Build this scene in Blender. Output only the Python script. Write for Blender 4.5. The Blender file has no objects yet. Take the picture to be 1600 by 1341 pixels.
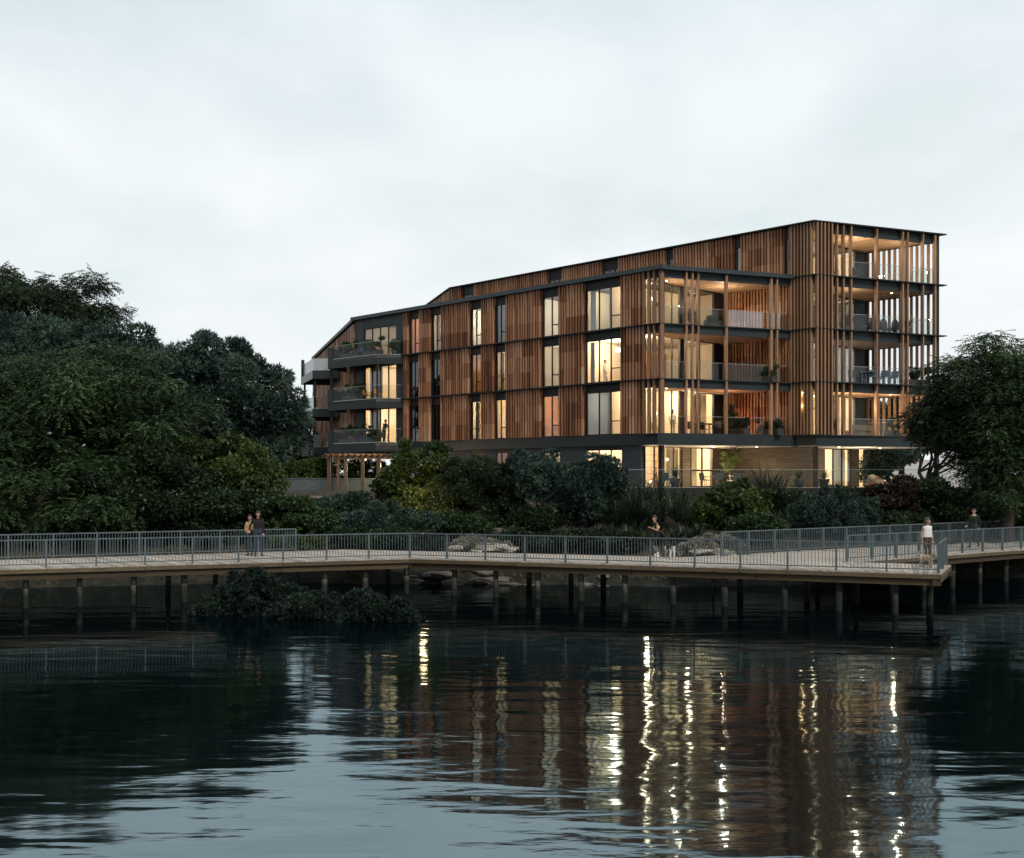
import bpy, math, random
import numpy as np
from mathutils import Vector, Matrix

random.seed(7)
S = bpy.context.scene
COL = S.collection

# ------------------------------------------------------------------ camera frame of the place
CAMZ, F, HX, HY = 4.55, 1830.0, 800.0, 750.0      # eye above the water, focal length and horizon (photo px)
def at(px, py, Y):                                # a point at distance Y
    return Vector(((px - HX) / F * Y, Y, CAMZ - (py - HY) / F * Y))
def on(px, py, z):                                # a point on the level z
    Y = F * (CAMZ - z) / (py - HY)
    return Vector(((px - HX) / F * Y, Y, z))
DECK = 1.45
# building axes: u runs back along the long facade, v runs into the building
C0 = Vector((8.66, 68.0))
Ud = Vector((-.6868, .7269)).normalized()
Vd = Vector((Ud.y, -Ud.x))
def B(u, v, z=None):
    p = C0 + u * Ud + v * Vd
    return (p.x, p.y) if z is None else Vector((p.x, p.y, z))
def u_at(px, v=0.0):                              # where a sight line meets the plane v
    k = (px - HX) / F
    o = C0 + v * Vd
    return (o.x - k * o.y) / (k * Ud.y - Ud.x)
LG, L1, L2, L3, L4, ROOF = 4.1, 7.23, 10.43, 13.63, 16.83, 20.05
PAR = 17.0                                        # parapet of the lower block

# ------------------------------------------------------------------ materials
def new_mat(name):
    m = bpy.data.materials.new(name); m.use_nodes = True
    nt = m.node_tree; nt.nodes.clear()
    o = nt.nodes.new('ShaderNodeOutputMaterial')
    return m, nt, o
def N(nt, t, **kw):
    n = nt.nodes.new(t)
    for k, v in kw.items():
        setattr(n, k, v)
    return n
def setin(n, **kw):
    for k, v in kw.items():
        n.inputs[k.replace('_', ' ')].default_value = v
def ramp(nt, stops, interp='LINEAR'):
    r = N(nt, 'ShaderNodeValToRGB'); cr = r.color_ramp; cr.interpolation = interp
    while len(cr.elements) < len(stops): cr.elements.new(.5)
    for e, (p, c) in zip(cr.elements, stops):
        e.position = p; e.color = (*c, 1)
    return r
def pbr(name, c, rough=.6, metal=0., var=.18, scale=6., bump=0., spec=.5):
    m, nt, o = new_mat(name)
    p = N(nt, 'ShaderNodeBsdfPrincipled'); nt.links.new(p.outputs[0], o.inputs[0])
    p.inputs['Metallic'].default_value = metal
    p.inputs['Specular IOR Level'].default_value = spec
    tc = N(nt, 'ShaderNodeTexCoord')
    no = N(nt, 'ShaderNodeTexNoise'); no.inputs['Scale'].default_value = scale; no.inputs['Detail'].default_value = 5
    nt.links.new(tc.outputs['Object'], no.inputs['Vector'])
    r = ramp(nt, [(.3, tuple(x * (1 - var) for x in c)), (.7, tuple(min(1, x * (1 + var)) for x in c))])
    nt.links.new(no.outputs['Fac'], r.inputs[0]); nt.links.new(r.outputs[0], p.inputs['Base Color'])
    mr = N(nt, 'ShaderNodeMapRange'); mr.inputs['To Min'].default_value = max(.02, rough - .1); mr.inputs['To Max'].default_value = min(1, rough + .1)
    nt.links.new(no.outputs['Fac'], mr.inputs['Value']); nt.links.new(mr.outputs[0], p.inputs['Roughness'])
    if bump:
        b = N(nt, 'ShaderNodeBump'); b.inputs['Strength'].default_value = bump; b.inputs['Distance'].default_value = .02
        n2 = N(nt, 'ShaderNodeTexNoise'); n2.inputs['Scale'].default_value = scale * 5; n2.inputs['Detail'].default_value = 6
        nt.links.new(tc.outputs['Object'], n2.inputs['Vector'])
        nt.links.new(n2.outputs['Fac'], b.inputs['Height']); nt.links.new(b.outputs[0], p.inputs['Normal'])
    return m
def timber_mat(name, stops, rough=.6, grain=(18, 18, 1.2), amount=.35):
    """board colour picked per board (face attribute 'tone'), grain by noise"""
    m, nt, o = new_mat(name)
    p = N(nt, 'ShaderNodeBsdfPrincipled'); nt.links.new(p.outputs[0], o.inputs[0])
    p.inputs['Roughness'].default_value = rough
    a = N(nt, 'ShaderNodeAttribute'); a.attribute_name = 'tone'
    r = ramp(nt, stops); nt.links.new(a.outputs['Fac'], r.inputs[0])
    tc = N(nt, 'ShaderNodeTexCoord'); mp = N(nt, 'ShaderNodeMapping'); mp.inputs['Scale'].default_value = grain
    nt.links.new(tc.outputs['Object'], mp.inputs['Vector'])
    no = N(nt, 'ShaderNodeTexNoise'); no.inputs['Scale'].default_value = 1; no.inputs['Detail'].default_value = 6; no.inputs['Roughness'].default_value = .65
    nt.links.new(mp.outputs[0], no.inputs['Vector'])
    mr = N(nt, 'ShaderNodeMapRange'); mr.inputs['From Min'].default_value = .25; mr.inputs['From Max'].default_value = .75
    mr.inputs['To Min'].default_value = 1 - amount; mr.inputs['To Max'].default_value = 1 + amount
    nt.links.new(no.outputs['Fac'], mr.inputs['Value'])
    mx = N(nt, 'ShaderNodeVectorMath', operation='SCALE')
    nt.links.new(r.outputs[0], mx.inputs[0]); nt.links.new(mr.outputs[0], mx.inputs['Scale'])
    nt.links.new(mx.outputs[0], p.inputs['Base Color'])
    b = N(nt, 'ShaderNodeBump'); b.inputs['Strength'].default_value = .25; b.inputs['Distance'].default_value = .01
    nt.links.new(no.outputs['Fac'], b.inputs['Height']); nt.links.new(b.outputs[0], p.inputs['Normal'])
    return m
def glass_mat(name, f0=.06, tint=(.93, .95, .94), rough=.0):
    """clear sheet: mirror share rises with the angle (both faces alike), the rest passes straight through"""
    m, nt, o = new_mat(name)
    t = N(nt, 'ShaderNodeBsdfTransparent'); t.inputs[0].default_value = (*tint, 1)
    g = N(nt, 'ShaderNodeBsdfGlossy'); g.inputs['Roughness'].default_value = rough; g.inputs['Color'].default_value = (.95, .97, 1, 1)
    f = N(nt, 'ShaderNodeLayerWeight'); f.inputs['Blend'].default_value = .5
    p5 = N(nt, 'ShaderNodeMath', operation='POWER'); nt.links.new(f.outputs['Facing'], p5.inputs[0]); p5.inputs[1].default_value = 5
    ma = N(nt, 'ShaderNodeMath', operation='MULTIPLY_ADD'); nt.links.new(p5.outputs[0], ma.inputs[0]); ma.inputs[1].default_value = 1 - f0; ma.inputs[2].default_value = f0
    mx = N(nt, 'ShaderNodeMixShader')
    nt.links.new(ma.outputs[0], mx.inputs[0]); nt.links.new(t.outputs[0], mx.inputs[1]); nt.links.new(g.outputs[0], mx.inputs[2])
    nt.links.new(mx.outputs[0], o.inputs[0])
    return m
def emit_mat(name, c, s):
    m, nt, o = new_mat(name)
    e = N(nt, 'ShaderNodeEmission'); e.inputs[0].default_value = (*c, 1); e.inputs[1].default_value = s
    nt.links.new(e.outputs[0], o.inputs[0])
    return m
def leaf_mat(name, dark, mid, light, rough=.45, trans=.25):
    m, nt, o = new_mat(name)
    a = N(nt, 'ShaderNodeAttribute'); a.attribute_name = 'tone'
    r = ramp(nt, [(0, dark), (.5, mid), (1, light)]); nt.links.new(a.outputs['Fac'], r.inputs[0])
    p = N(nt, 'ShaderNodeBsdfPrincipled'); p.inputs['Roughness'].default_value = rough
    p.inputs['Specular IOR Level'].default_value = .35
    nt.links.new(r.outputs[0], p.inputs['Base Color'])
    t = N(nt, 'ShaderNodeBsdfTranslucent'); nt.links.new(r.outputs[0], t.inputs[0])
    mx = N(nt, 'ShaderNodeMixShader'); mx.inputs[0].default_value = trans
    nt.links.new(p.outputs[0], mx.inputs[1]); nt.links.new(t.outputs[0], mx.inputs[2]); nt.links.new(mx.outputs[0], o.inputs[0])
    return m
def brick_mat(name, c1, c2, mortar):
    m, nt, o = new_mat(name)
    p = N(nt, 'ShaderNodeBsdfPrincipled'); nt.links.new(p.outputs[0], o.inputs[0]); p.inputs['Roughness'].default_value = .7
    g = N(nt, 'ShaderNodeNewGeometry')
    d1 = N(nt, 'ShaderNodeVectorMath', operation='DOT_PRODUCT'); d1.inputs[1].default_value = (Ud.x + Vd.x, Ud.y + Vd.y, 0)
    nt.links.new(g.outputs['Position'], d1.inputs[0])
    sx = N(nt, 'ShaderNodeSeparateXYZ'); nt.links.new(g.outputs['Position'], sx.inputs[0])
    cb = N(nt, 'ShaderNodeCombineXYZ'); nt.links.new(d1.outputs['Value'], cb.inputs[0]); nt.links.new(sx.outputs[2], cb.inputs[1])
    b = N(nt, 'ShaderNodeTexBrick'); nt.links.new(cb.outputs[0], b.inputs['Vector'])
    b.inputs['Color1'].default_value = (*c1, 1); b.inputs['Color2'].default_value = (*c2, 1); b.inputs['Mortar'].default_value = (*mortar, 1)
    b.inputs['Scale'].default_value = 1; b.inputs['Brick Width'].default_value = .62; b.inputs['Row Height'].default_value = .13
    b.inputs['Mortar Size'].default_value = .014; b.inputs['Bias'].default_value = 0
    nt.links.new(b.outputs['Color'], p.inputs['Base Color'])
    bp = N(nt, 'ShaderNodeBump'); bp.inputs['Strength'].default_value = 1; bp.inputs['Distance'].default_value = .02; bp.invert = True
    nt.links.new(b.outputs['Fac'], bp.inputs['Height']); nt.links.new(bp.outputs[0], p.inputs['Normal'])
    return m

M = {}
T_STOPS = [(0, (.15, .050, .020)), (.25, (.28, .112, .050)), (.5, (.43, .198, .100)), (.75, (.54, .285, .158)), (1, (.62, .39, .25))]
M['timber'] = timber_mat('timber_cladding', T_STOPS)
M['slat'] = timber_mat('timber_slat', [(0, (.25, .130, .070)), (1, (.41, .255, .155))])
M['soffit'] = timber_mat('timber_soffit', [(0, (.46, .28, .17)), (.5, (.58, .375, .235)), (1, (.66, .46, .30))], grain=(6, 6, 6), amount=.2)
M['metal'] = pbr('blue_grey_metal', (.017, .026, .030), .5, .0, .12, 1.5)
M['fascia'] = pbr('grey_fascia', (.036, .049, .055), .4, 0, .1, 1.2)
M['black'] = pbr('black_metal', (.006, .007, .008), .55, 0, .2, 3)
M['brick'] = brick_mat('dark_brick', (.048, .056, .066), (.066, .076, .088), (.02, .023, .027))
M['brick_in'] = brick_mat('brown_brick', (.10, .078, .058), (.145, .115, .085), (.05, .04, .03))
M['roofing'] = pbr('roof_membrane', (.05, .055, .06), .8, 0, .2, .6)
M['concrete'] = pbr('concrete', (.26, .25, .23), .8, 0, .2, 2, .3)
M['darkwall'] = pbr('dark_retaining_wall', (.022, .020, .018), .75, 0, .3, 1.5, .4)
M['glass'] = glass_mat('window_glass', .075, (.95, .96, .95))
M['balglass'] = glass_mat('balustrade_glass', .045, (.95, .97, .965))
M['clearglass'] = glass_mat('clear_balustrade_glass', .012, (.95, .97, .965))
M['mirrorglass'] = glass_mat('reflecting_glass', .28, (.9, .93, .92))
M['skyglass'] = pbr('painted_sky_glass', (.50, .54, .55), .25, 0, .04, 2)  # pale colour stands in for bright sky mirrored in the far balustrades
M['railcap'] = pbr('clear_edge', (.45, .5, .5), .2, 0, .05, 1)
M['plaster'] = pbr('cream_plaster', (.74, .68, .55), .85, 0, .04, 1)
M['white'] = pbr('white_paint', (.78, .78, .76), .7, 0, .03, 1)
M['grey_in'] = pbr('grey_plaster', (.40, .40, .40), .85, 0, .05, 1)
M['terra_in'] = pbr('terracotta_panel', (.42, .17, .08), .8, 0, .15, 2)
M['wood_in'] = pbr('interior_oak', (.40, .22, .10), .5, 0, .25, 3)
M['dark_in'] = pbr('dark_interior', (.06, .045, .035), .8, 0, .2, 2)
M['curtain'] = pbr('cream_curtain', (.70, .64, .52), .9, 0, .08, 3)
M['lamp'] = emit_mat('lamp_glow', (1, .82, .52), 16)
M['lampsoft'] = emit_mat('lampshade_glow', (1, .86, .62), 5)
M['deck'] = timber_mat('deck_plank', [(0, (.36, .315, .265)), (.5, (.48, .42, .355)), (1, (.58, .515, .44))], .8, (3, 3, 3), .22)
M['beam'] = timber_mat('deck_beam', [(0, (.055, .035, .018)), (.5, (.095, .066, .035)), (1, (.145, .108, .064))], .8, (1.5, 1.5, 14), .45)
M['pile'] = timber_mat('pile_wood', [(0, (.03, .028, .023)), (1, (.15, .138, .118))], .85, (14, 14, 1.2), .55)
def tide(m):
    nt = m.node_tree; p = [n for n in nt.nodes if n.type == 'BSDF_PRINCIPLED'][0]; src = p.inputs['Base Color'].links[0].from_socket
    g = N(nt, 'ShaderNodeNewGeometry'); sx = N(nt, 'ShaderNodeSeparateXYZ'); nt.links.new(g.outputs['Position'], sx.inputs[0])
    no = N(nt, 'ShaderNodeTexNoise'); no.inputs['Scale'].default_value = 3.5; nt.links.new(g.outputs['Position'], no.inputs['Vector'])
    ma = N(nt, 'ShaderNodeMath', operation='MULTIPLY_ADD'); nt.links.new(no.outputs['Fac'], ma.inputs[0]); ma.inputs[1].default_value = -.6; nt.links.new(sx.outputs[2], ma.inputs[2])
    r = ramp(nt, [(.0, (1, 1, 1)), (.18, (.75,) * 3), (.34, (0, 0, 0))]); nt.links.new(ma.outputs[0], r.inputs[0])
    mx = N(nt, 'ShaderNodeMix', data_type='RGBA'); nt.links.new(r.outputs[0], mx.inputs[0]); nt.links.new(src, mx.inputs[6]); mx.inputs[7].default_value = (.012, .018, .010, 1)
    nt.links.new(mx.outputs[2], p.inputs['Base Color'])
tide(M['pile'])
M['rail'] = pbr('blue_grey_railing', (.135, .175, .19), .4, .3, .1, 4)
M['bark'] = pbr('bark', (.05, .042, .034), .9, 0, .4, 5, .8)
M['soil'] = pbr('soil', (.055, .045, .034), .95, 0, .5, .8, .7)
M['rock'] = pbr('rock', (.155, .14, .115), .85, 0, .45, 1.6, .8)
M['palerock'] = pbr('pale_rock', (.36, .33, .27), .85, 0, .45, 2.2, .8)
M['ceramic'] = pbr('charcoal_ceramic', (.045, .045, .045), .5, 0, .2, 4)
M['wicker'] = pbr('wicker', (.42, .22, .11), .7, 0, .3, 25, .6)
M['cushion'] = pbr('cushion', (.42, .36, .26), .9, 0, .1, 4)
M['bluechair'] = pbr('blue_grey_plastic', (.12, .17, .21), .5, 0, .1, 4)
M['darkchair'] = pbr('dark_plastic', (.035, .04, .045), .5, 0, .1, 4)
M['blue'] = pbr('blue_fabric', (.05, .07, .22), .85, 0, .1, 4)
M['pergola'] = timber_mat('pergola_wood', [(0, (.11, .068, .042)), (1, (.17, .11, .07))])
M['skin'] = pbr('skin', (.45, .27, .19), .55, 0, .06, 8)
M['hair'] = pbr('dark_hair', (.022, .014, .010), .5, 0, .3, 40)
M['hair_brown'] = pbr('brown_hair', (.075, .045, .028), .5, 0, .3, 40)
M['tan'] = pbr('tan_cloth', (.50, .33, .17), .9, 0, .1, 10)
M['navy'] = pbr('navy_denim', (.030, .045, .075), .9, 0, .15, 12)
M['blackcloth'] = pbr('black_cloth', (.012, .012, .013), .9, 0, .2, 10)
M['whitecloth'] = pbr('white_cloth', (.80, .79, .78), .9, 0, .04, 10)
M['browncloth'] = pbr('brown_cloth', (.11, .075, .055), .9, 0, .12, 10)
M['yellow'] = pbr('yellow_cloth', (.62, .60, .20), .9, 0, .1, 10)
M['olive'] = pbr('dark_green_cloth', (.018, .026, .016), .9, 0, .2, 10)
M['greycloth'] = pbr('grey_cloth', (.17, .18, .21), .9, 0, .1, 10)
M['glarecloth'] = pbr('glare_grey_cloth', (.40, .42, .45), .9, 0, .08, 10)  # lightened to stand for window glare over the man behind the glass
M['shoe'] = pbr('dark_shoe', (.03, .03, .035), .6, 0, .1, 10)
M['furcream'] = pbr('cream_fur', (.55, .45, .32), .95, 0, .25, 30, .8)
M['furblack'] = pbr('black_fur', (.02, .018, .016), .9, 0, .3, 30, .6)
M['furwhite'] = pbr('white_fur', (.75, .74, .72), .95, 0, .08, 30, .6)
M['eye'] = pbr('dark_eye', (.02, .015, .012), .2, 0, .1, 10)
M['leaf_green'] = leaf_mat('broad_leaf', (.006, .014, .005), (.040, .080, .028), (.135, .205, .075))
M['leaf_yellow'] = leaf_mat('yellow_green_leaf', (.013, .024, .006), (.062, .098, .024), (.18, .225, .062))
M['leaf_blue'] = leaf_mat('blue_green_leaf', (.008, .018, .013), (.050, .094, .072), (.175, .255, .205))
M['leaf_dark'] = leaf_mat('dark_leaf', (.005, .011, .004), (.022, .044, .016), (.072, .118, .048))
M['leaf_red'] = leaf_mat('rusty_leaf', (.010, .008, .005), (.028, .020, .011), (.060, .042, .022))
M['leaf_silver'] = leaf_mat('silver_leaf', (.14, .135, .10), (.34, .325, .26), (.60, .58, .48), .6)
M['leaf_mangrove'] = leaf_mat('mangrove_leaf', (.004, .010, .007), (.020, .040, .028), (.075, .115, .085))
M['leaf_flax'] = leaf_mat('strap_leaf', (.012, .022, .012), (.030, .050, .028), (.075, .105, .065), .4)
M['leaf_lime'] = leaf_mat('fresh_leaf', (.03, .05, .012), (.07, .11, .025), (.13, .17, .05))
M['drygrass'] = leaf_mat('dry_grass', (.06, .05, .03), (.15, .125, .075), (.30, .26, .17), .8)

# ------------------------------------------------------------------ mesh helpers
class MB:
    def __init__(s): s.v, s.f, s.t, s.mi = [], [], [], []
    def add(s, vs, fs, tone=.5, mi=0):
        b = len(s.v); s.v += [tuple(x) for x in vs]
        for f in fs: s.f.append(tuple(b + i for i in f)); s.t.append(tone); s.mi.append(mi)
        return s
    def prism(s, poly, z0, z1, tone=.5, mi=0):
        n = len(poly)
        ar = sum(poly[i][0] * poly[(i + 1) % n][1] - poly[(i + 1) % n][0] * poly[i][1] for i in range(n))
        if ar < 0: poly = poly[::-1]
        vs = [(p[0], p[1], z0) for p in poly] + [(p[0], p[1], z1) for p in poly]
        fs = [tuple(range(n - 1, -1, -1)), tuple(range(n, 2 * n))] + [(i, (i + 1) % n, n + (i + 1) % n, n + i) for i in range(n)]
        return s.add(vs, fs, tone, mi)
    def uv(s, u0, u1, v0, v1, z0, z1, tone=.5, mi=0):       # box on the building's axes
        return s.prism([B(u0, v0), B(u1, v0), B(u1, v1), B(u0, v1)], z0, z1, tone, mi)
    def xyz(s, x0, x1, y0, y1, z0, z1, tone=.5, mi=0):
        return s.prism([(x0, y0), (x1, y0), (x1, y1), (x0, y1)], z0, z1, tone, mi)
    def seg(s, a, b, n0, n1, z0, z1, tone=.5, mi=0):        # wall piece along a->b, from offset n0 to n1 (right hand side positive)
        a, b = Vector(a[:2]), Vector(b[:2]); d = (b - a).normalized(); n = Vector((d.y, -d.x))
        return s.prism([a + n * n0, b + n * n0, b + n * n1, a + n * n1], z0, z1, tone, mi)
    def tube(s, p, q, r0, r1=None, n=8, tone=.5, mi=0, cap=True):
        p, q = Vector(p), Vector(q); r1 = r0 if r1 is None else r1
        d = (q - p)
        if d.length < 1e-6: return s
        d.normalize(); a = d.orthogonal().normalized(); c = d.cross(a)
        vs = []
        for o, r in ((p, r0), (q, r1)):
            for i in range(n):
                t = 2 * math.pi * i / n
                vs.append(o + (a * math.cos(t) + c * math.sin(t)) * r)
        fs = [(i, (i + 1) % n, n + (i + 1) % n, n + i) for i in range(n)]
        if cap: fs += [tuple(range(n - 1, -1, -1)), tuple(range(n, 2 * n))]
        return s.add(vs, fs, tone, mi)
    def path(s, pts, rs, n=7, tone=.5):
        for i in range(len(pts) - 1): s.tube(pts[i], pts[i + 1], rs[i], rs[i + 1], n, tone, cap=(i == len(pts) - 2))
        return s
    def ball(s, c, r, n=8, m=6, tone=.5, mi=0):
        c = Vector(c); r = Vector(r) if not isinstance(r, (int, float)) else Vector((r, r, r))
        vs = [c + Vector((0, 0, r.z))]
        for j in range(1, m):
            ph = math.pi * j / m
            for i in range(n):
                t = 2 * math.pi * i / n
                vs.append(c + Vector((r.x * math.sin(ph) * math.cos(t), r.y * math.sin(ph) * math.sin(t), r.z * math.cos(ph))))
        vs.append(c - Vector((0, 0, r.z)))
        fs = [(0, 1 + i, 1 + (i + 1) % n) for i in range(n)]
        for j in range(m - 2):
            for i in range(n):
                a = 1 + j * n; fs.append((a + i, a + n + i, a + n + (i + 1) % n, a + (i + 1) % n))
        a = 1 + (m - 2) * n; k = len(vs) - 1
        fs += [(k, a + (i + 1) % n, a + i) for i in range(n)]
        return s.add(vs, fs, tone, mi)
    def lathe(s, c, prof, n=14, tone=.5, mi=0):
        c = Vector(c); vs = []; m = len(prof)
        for r, z in prof:
            for i in range(n):
                t = 2 * math.pi * i / n
                vs.append(c + Vector((r * math.cos(t), r * math.sin(t), z)))
        fs = []
        for j in range(m - 1):
            for i in range(n):
                fs.append((j * n + i, j * n + (i + 1) % n, (j + 1) * n + (i + 1) % n, (j + 1) * n + i))
        fs += [tuple(range(n - 1, -1, -1)), tuple((m - 1) * n + i for i in range(n))]
        return s.add(vs, fs, tone, mi)
    def build(s, name, mat, parent=None, smooth=False):
        me = bpy.data.meshes.new(name)
        o0 = ORIG.get(parent.name, Vector((0, 0, 0))) if parent is not None else None
        if parent is None:
            xs = np.array(s.v); lo, hi = xs.min(0), xs.max(0)
            o0 = Vector(((lo[0] + hi[0]) / 2, (lo[1] + hi[1]) / 2, lo[2]))
        me.from_pydata([(x - o0.x, y - o0.y, z - o0.z) for x, y, z in s.v], [], s.f)
        a = me.attributes.new('tone', 'FLOAT', 'FACE'); a.data.foreach_set('value', s.t)
        for mm in (mat if isinstance(mat, (list, tuple)) else [mat]): me.materials.append(mm)
        if isinstance(mat, (list, tuple)): me.polygons.foreach_set('material_index', s.mi)
        if smooth: me.polygons.foreach_set('use_smooth', [True] * len(me.polygons))
        return link(name, me, parent, o0)
ORIG = {}
def link(name, me, parent, o0):
    o = bpy.data.objects.new(name, me); COL.objects.link(o)
    if parent is None: o.location = o0
    else: o.parent = parent
    ORIG[o.name] = Vector(o0)
    return o
def tag(o, label=None, cat=None, group=None, kind=None):
    if label: o['label'] = label
    if cat: o['category'] = cat
    if group: o['group'] = group
    if kind: o['kind'] = kind
    return o
def empty(name, loc, label, cat, group=None, rz=0):
    o = bpy.data.objects.new(name, None); COL.objects.link(o); o.empty_display_size = .3
    o.location = loc; o.rotation_euler.z = rz
    ORIG[o.name] = Vector(loc) if rz == 0 else Vector((0, 0, 0))
    return tag(o, label, cat, group)
def local_empty(name, loc, rz, label, cat, group=None):       # parts are built about (0,0,0)
    o = empty(name, loc, label, cat, group, rz); ORIG[o.name] = Vector((0, 0, 0)); return o
def arrays(name, mat, verts, quads, tones, parent):
    me = bpy.data.meshes.new(name)
    o0 = ORIG[parent.name] if parent is not None else Vector(verts.mean(0))
    verts = verts - np.array(o0)
    me.vertices.add(len(verts)); me.vertices.foreach_set('co', verts.astype(np.float32).ravel())
    me.loops.add(quads.size); me.loops.foreach_set('vertex_index', quads.astype(np.int32).ravel())
    k = quads.shape[1]
    me.polygons.add(len(quads)); me.polygons.foreach_set('loop_start', np.arange(len(quads), dtype=np.int32) * k)
    me.update(calc_edges=True)
    a = me.attributes.new('tone', 'FLOAT', 'FACE'); a.data.foreach_set('value', np.clip(tones, 0, 1).astype(np.float32))
    me.materials.append(mat)
    return link(name, me, parent, o0)
def struct(o): o['kind'] = 'structure'; return o

# ------------------------------------------------------------------ camera, sky, sun
cam = bpy.data.objects.new('camera', bpy.data.cameras.new('camera')); COL.objects.link(cam)
cam.location = (0, 0, CAMZ); cam.rotation_euler = (math.pi / 2, 0, 0)
cam.data.sensor_width = 36; cam.data.lens = F / 1600 * 36; cam.data.shift_y = (HY - 670.5) / 1600
cam.data.clip_end = 5000; cam.data.clip_start = .1
S.camera = cam
S.view_settings.view_transform = 'Standard'; S.view_settings.look = 'None'
S.view_settings.exposure = 0; S.view_settings.gamma = 1
S.cycles.use_denoising = True
S.cycles.max_bounces = 7; S.cycles.diffuse_bounces = 3; S.cycles.glossy_bounces = 4; S.cycles.transparent_max_bounces = 24
S.cycles.sample_clamp_indirect = 6; S.cycles.caustics_reflective = False; S.cycles.caustics_refractive = False
SUN_EL, SUN_AZ = math.radians(42), math.radians(150)
w = bpy.data.worlds.new('World'); S.world = w; w.use_nodes = True
nt = w.node_tree; nt.nodes.clear()
out = N(nt, 'ShaderNodeOutputWorld')
sky = N(nt, 'ShaderNodeTexSky'); sky.sky_type = 'NISHITA'; sky.sun_disc = False
sky.sun_elevation = SUN_EL; sky.sun_rotation = SUN_AZ
bg1 = N(nt, 'ShaderNodeBackground'); bg1.inputs[1].default_value = .05
hs = N(nt, 'ShaderNodeHueSaturation'); hs.inputs['Saturation'].default_value = .6
nt.links.new(sky.outputs[0], hs.inputs['Color']); nt.links.new(hs.outputs[0], bg1.inputs[0])
tc = N(nt, 'ShaderNodeTexCoord'); sp = N(nt, 'ShaderNodeSeparateXYZ'); nt.links.new(tc.outputs['Generated'], sp.inputs[0])
# cloud deck: direction projected on a high level so that clouds flatten towards the horizon
ad = N(nt, 'ShaderNodeMath', operation='ADD'); nt.links.new(sp.outputs[2], ad.inputs[0]); ad.inputs[1].default_value = .22
mxz = N(nt, 'ShaderNodeMath', operation='MAXIMUM'); nt.links.new(ad.outputs[0], mxz.inputs[0]); mxz.inputs[1].default_value = .05
dv = N(nt, 'ShaderNodeVectorMath', operation='DIVIDE'); nt.links.new(tc.outputs['Generated'], dv.inputs[0])
cb = N(nt, 'ShaderNodeCombineXYZ'); 
for i in range(3): nt.links.new(mxz.outputs[0], cb.inputs[i])
nt.links.new(cb.outputs[0], dv.inputs[1])
mp = N(nt, 'ShaderNodeMapping'); mp.inputs['Scale'].default_value = (1.25, 1.1, 1); mp.inputs['Location'].default_value = (2.3, .4, 0); mp.inputs['Rotation'].default_value = (0, 0, .35)
nt.links.new(dv.outputs[0], mp.inputs[0])
cn = N(nt, 'ShaderNodeTexNoise'); cn.inputs['Scale'].default_value = 1.5; cn.inputs['Detail'].default_value = 7; cn.inputs['Roughness'].default_value = .5; cn.inputs['Distortion'].default_value = .15
nt.links.new(mp.outputs[0], cn.inputs['Vector'])
cr = ramp(nt, [(.28, (.58, .75, .77)), (.40, (.74, .825, .85)), (.52, (.83, .89, .92)), (.66, (.94, .98, .995))])
nt.links.new(cn.outputs['Fac'], cr.inputs[0])
# elevation: bright band over the horizon, duller overhead
el = ramp(nt, [(0, (1.0, 1.0, 1.0)), (.16, (1.0, 1.0, 1.0)), (.30, (.96, .98, .985)), (.42, (.84, .90, .925)), (.75, (.80, .83, .88)), (1, (.80, .83, .88))])
nt.links.new(sp.outputs[2], el.inputs[0])
m1 = N(nt, 'ShaderNodeMix', data_type='RGBA', blend_type='MULTIPLY'); m1.inputs[0].default_value = 1
nt.links.new(cr.outputs[0], m1.inputs[6]); nt.links.new(el.outputs[0], m1.inputs[7])
hz = ramp(nt, [(0, (.85,) * 3), (.2, (.3,) * 3), (.4, (0,) * 3)]); nt.links.new(sp.outputs[2], hz.inputs[0])
m2 = N(nt, 'ShaderNodeMix', data_type='RGBA'); nt.links.new(hz.outputs[0], m2.inputs[0])
nt.links.new(m1.outputs[2], m2.inputs[6]); m2.inputs[7].default_value = (.925, .96, .972, 1)
# the light side of the evening sky is ahead (+y), the far side behind is duller
dr = N(nt, 'ShaderNodeMapRange'); nt.links.new(sp.outputs[1], dr.inputs['Value']); dr.inputs['From Min'].default_value = -.5; dr.inputs['From Max'].default_value = .6
dr.inputs['To Min'].default_value = .46; dr.inputs['To Max'].default_value = 1.0
dg_ = N(nt, 'ShaderNodeMath', operation='MULTIPLY'); nt.links.new(dr.outputs[0], dg_.inputs[0]); dg_.inputs[1].default_value = 1.035
bg2 = N(nt, 'ShaderNodeBackground'); nt.links.new(m2.outputs[2], bg2.inputs[0]); nt.links.new(dg_.outputs[0], bg2.inputs[1])
mx = N(nt, 'ShaderNodeMixShader'); mx.inputs[0].default_value = .96
nt.links.new(bg1.outputs[0], mx.inputs[1]); nt.links.new(bg2.outputs[0], mx.inputs[2]); nt.links.new(mx.outputs[0], out.inputs[0])
sl = bpy.data.lights.new('sun', 'SUN'); sl.energy = 2.0; sl.angle = math.radians(16); sl.color = (1, .93, .84)
so = bpy.data.objects.new('sun', sl); COL.objects.link(so)
sdir = Vector((math.sin(SUN_AZ) * math.cos(SUN_EL), math.cos(SUN_AZ) * math.cos(SUN_EL), math.sin(SUN_EL)))
so.rotation_euler = sdir.to_track_quat('Z', 'Y').to_euler(); so.location = sdir * 200 + Vector((0, 60, 0))

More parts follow.
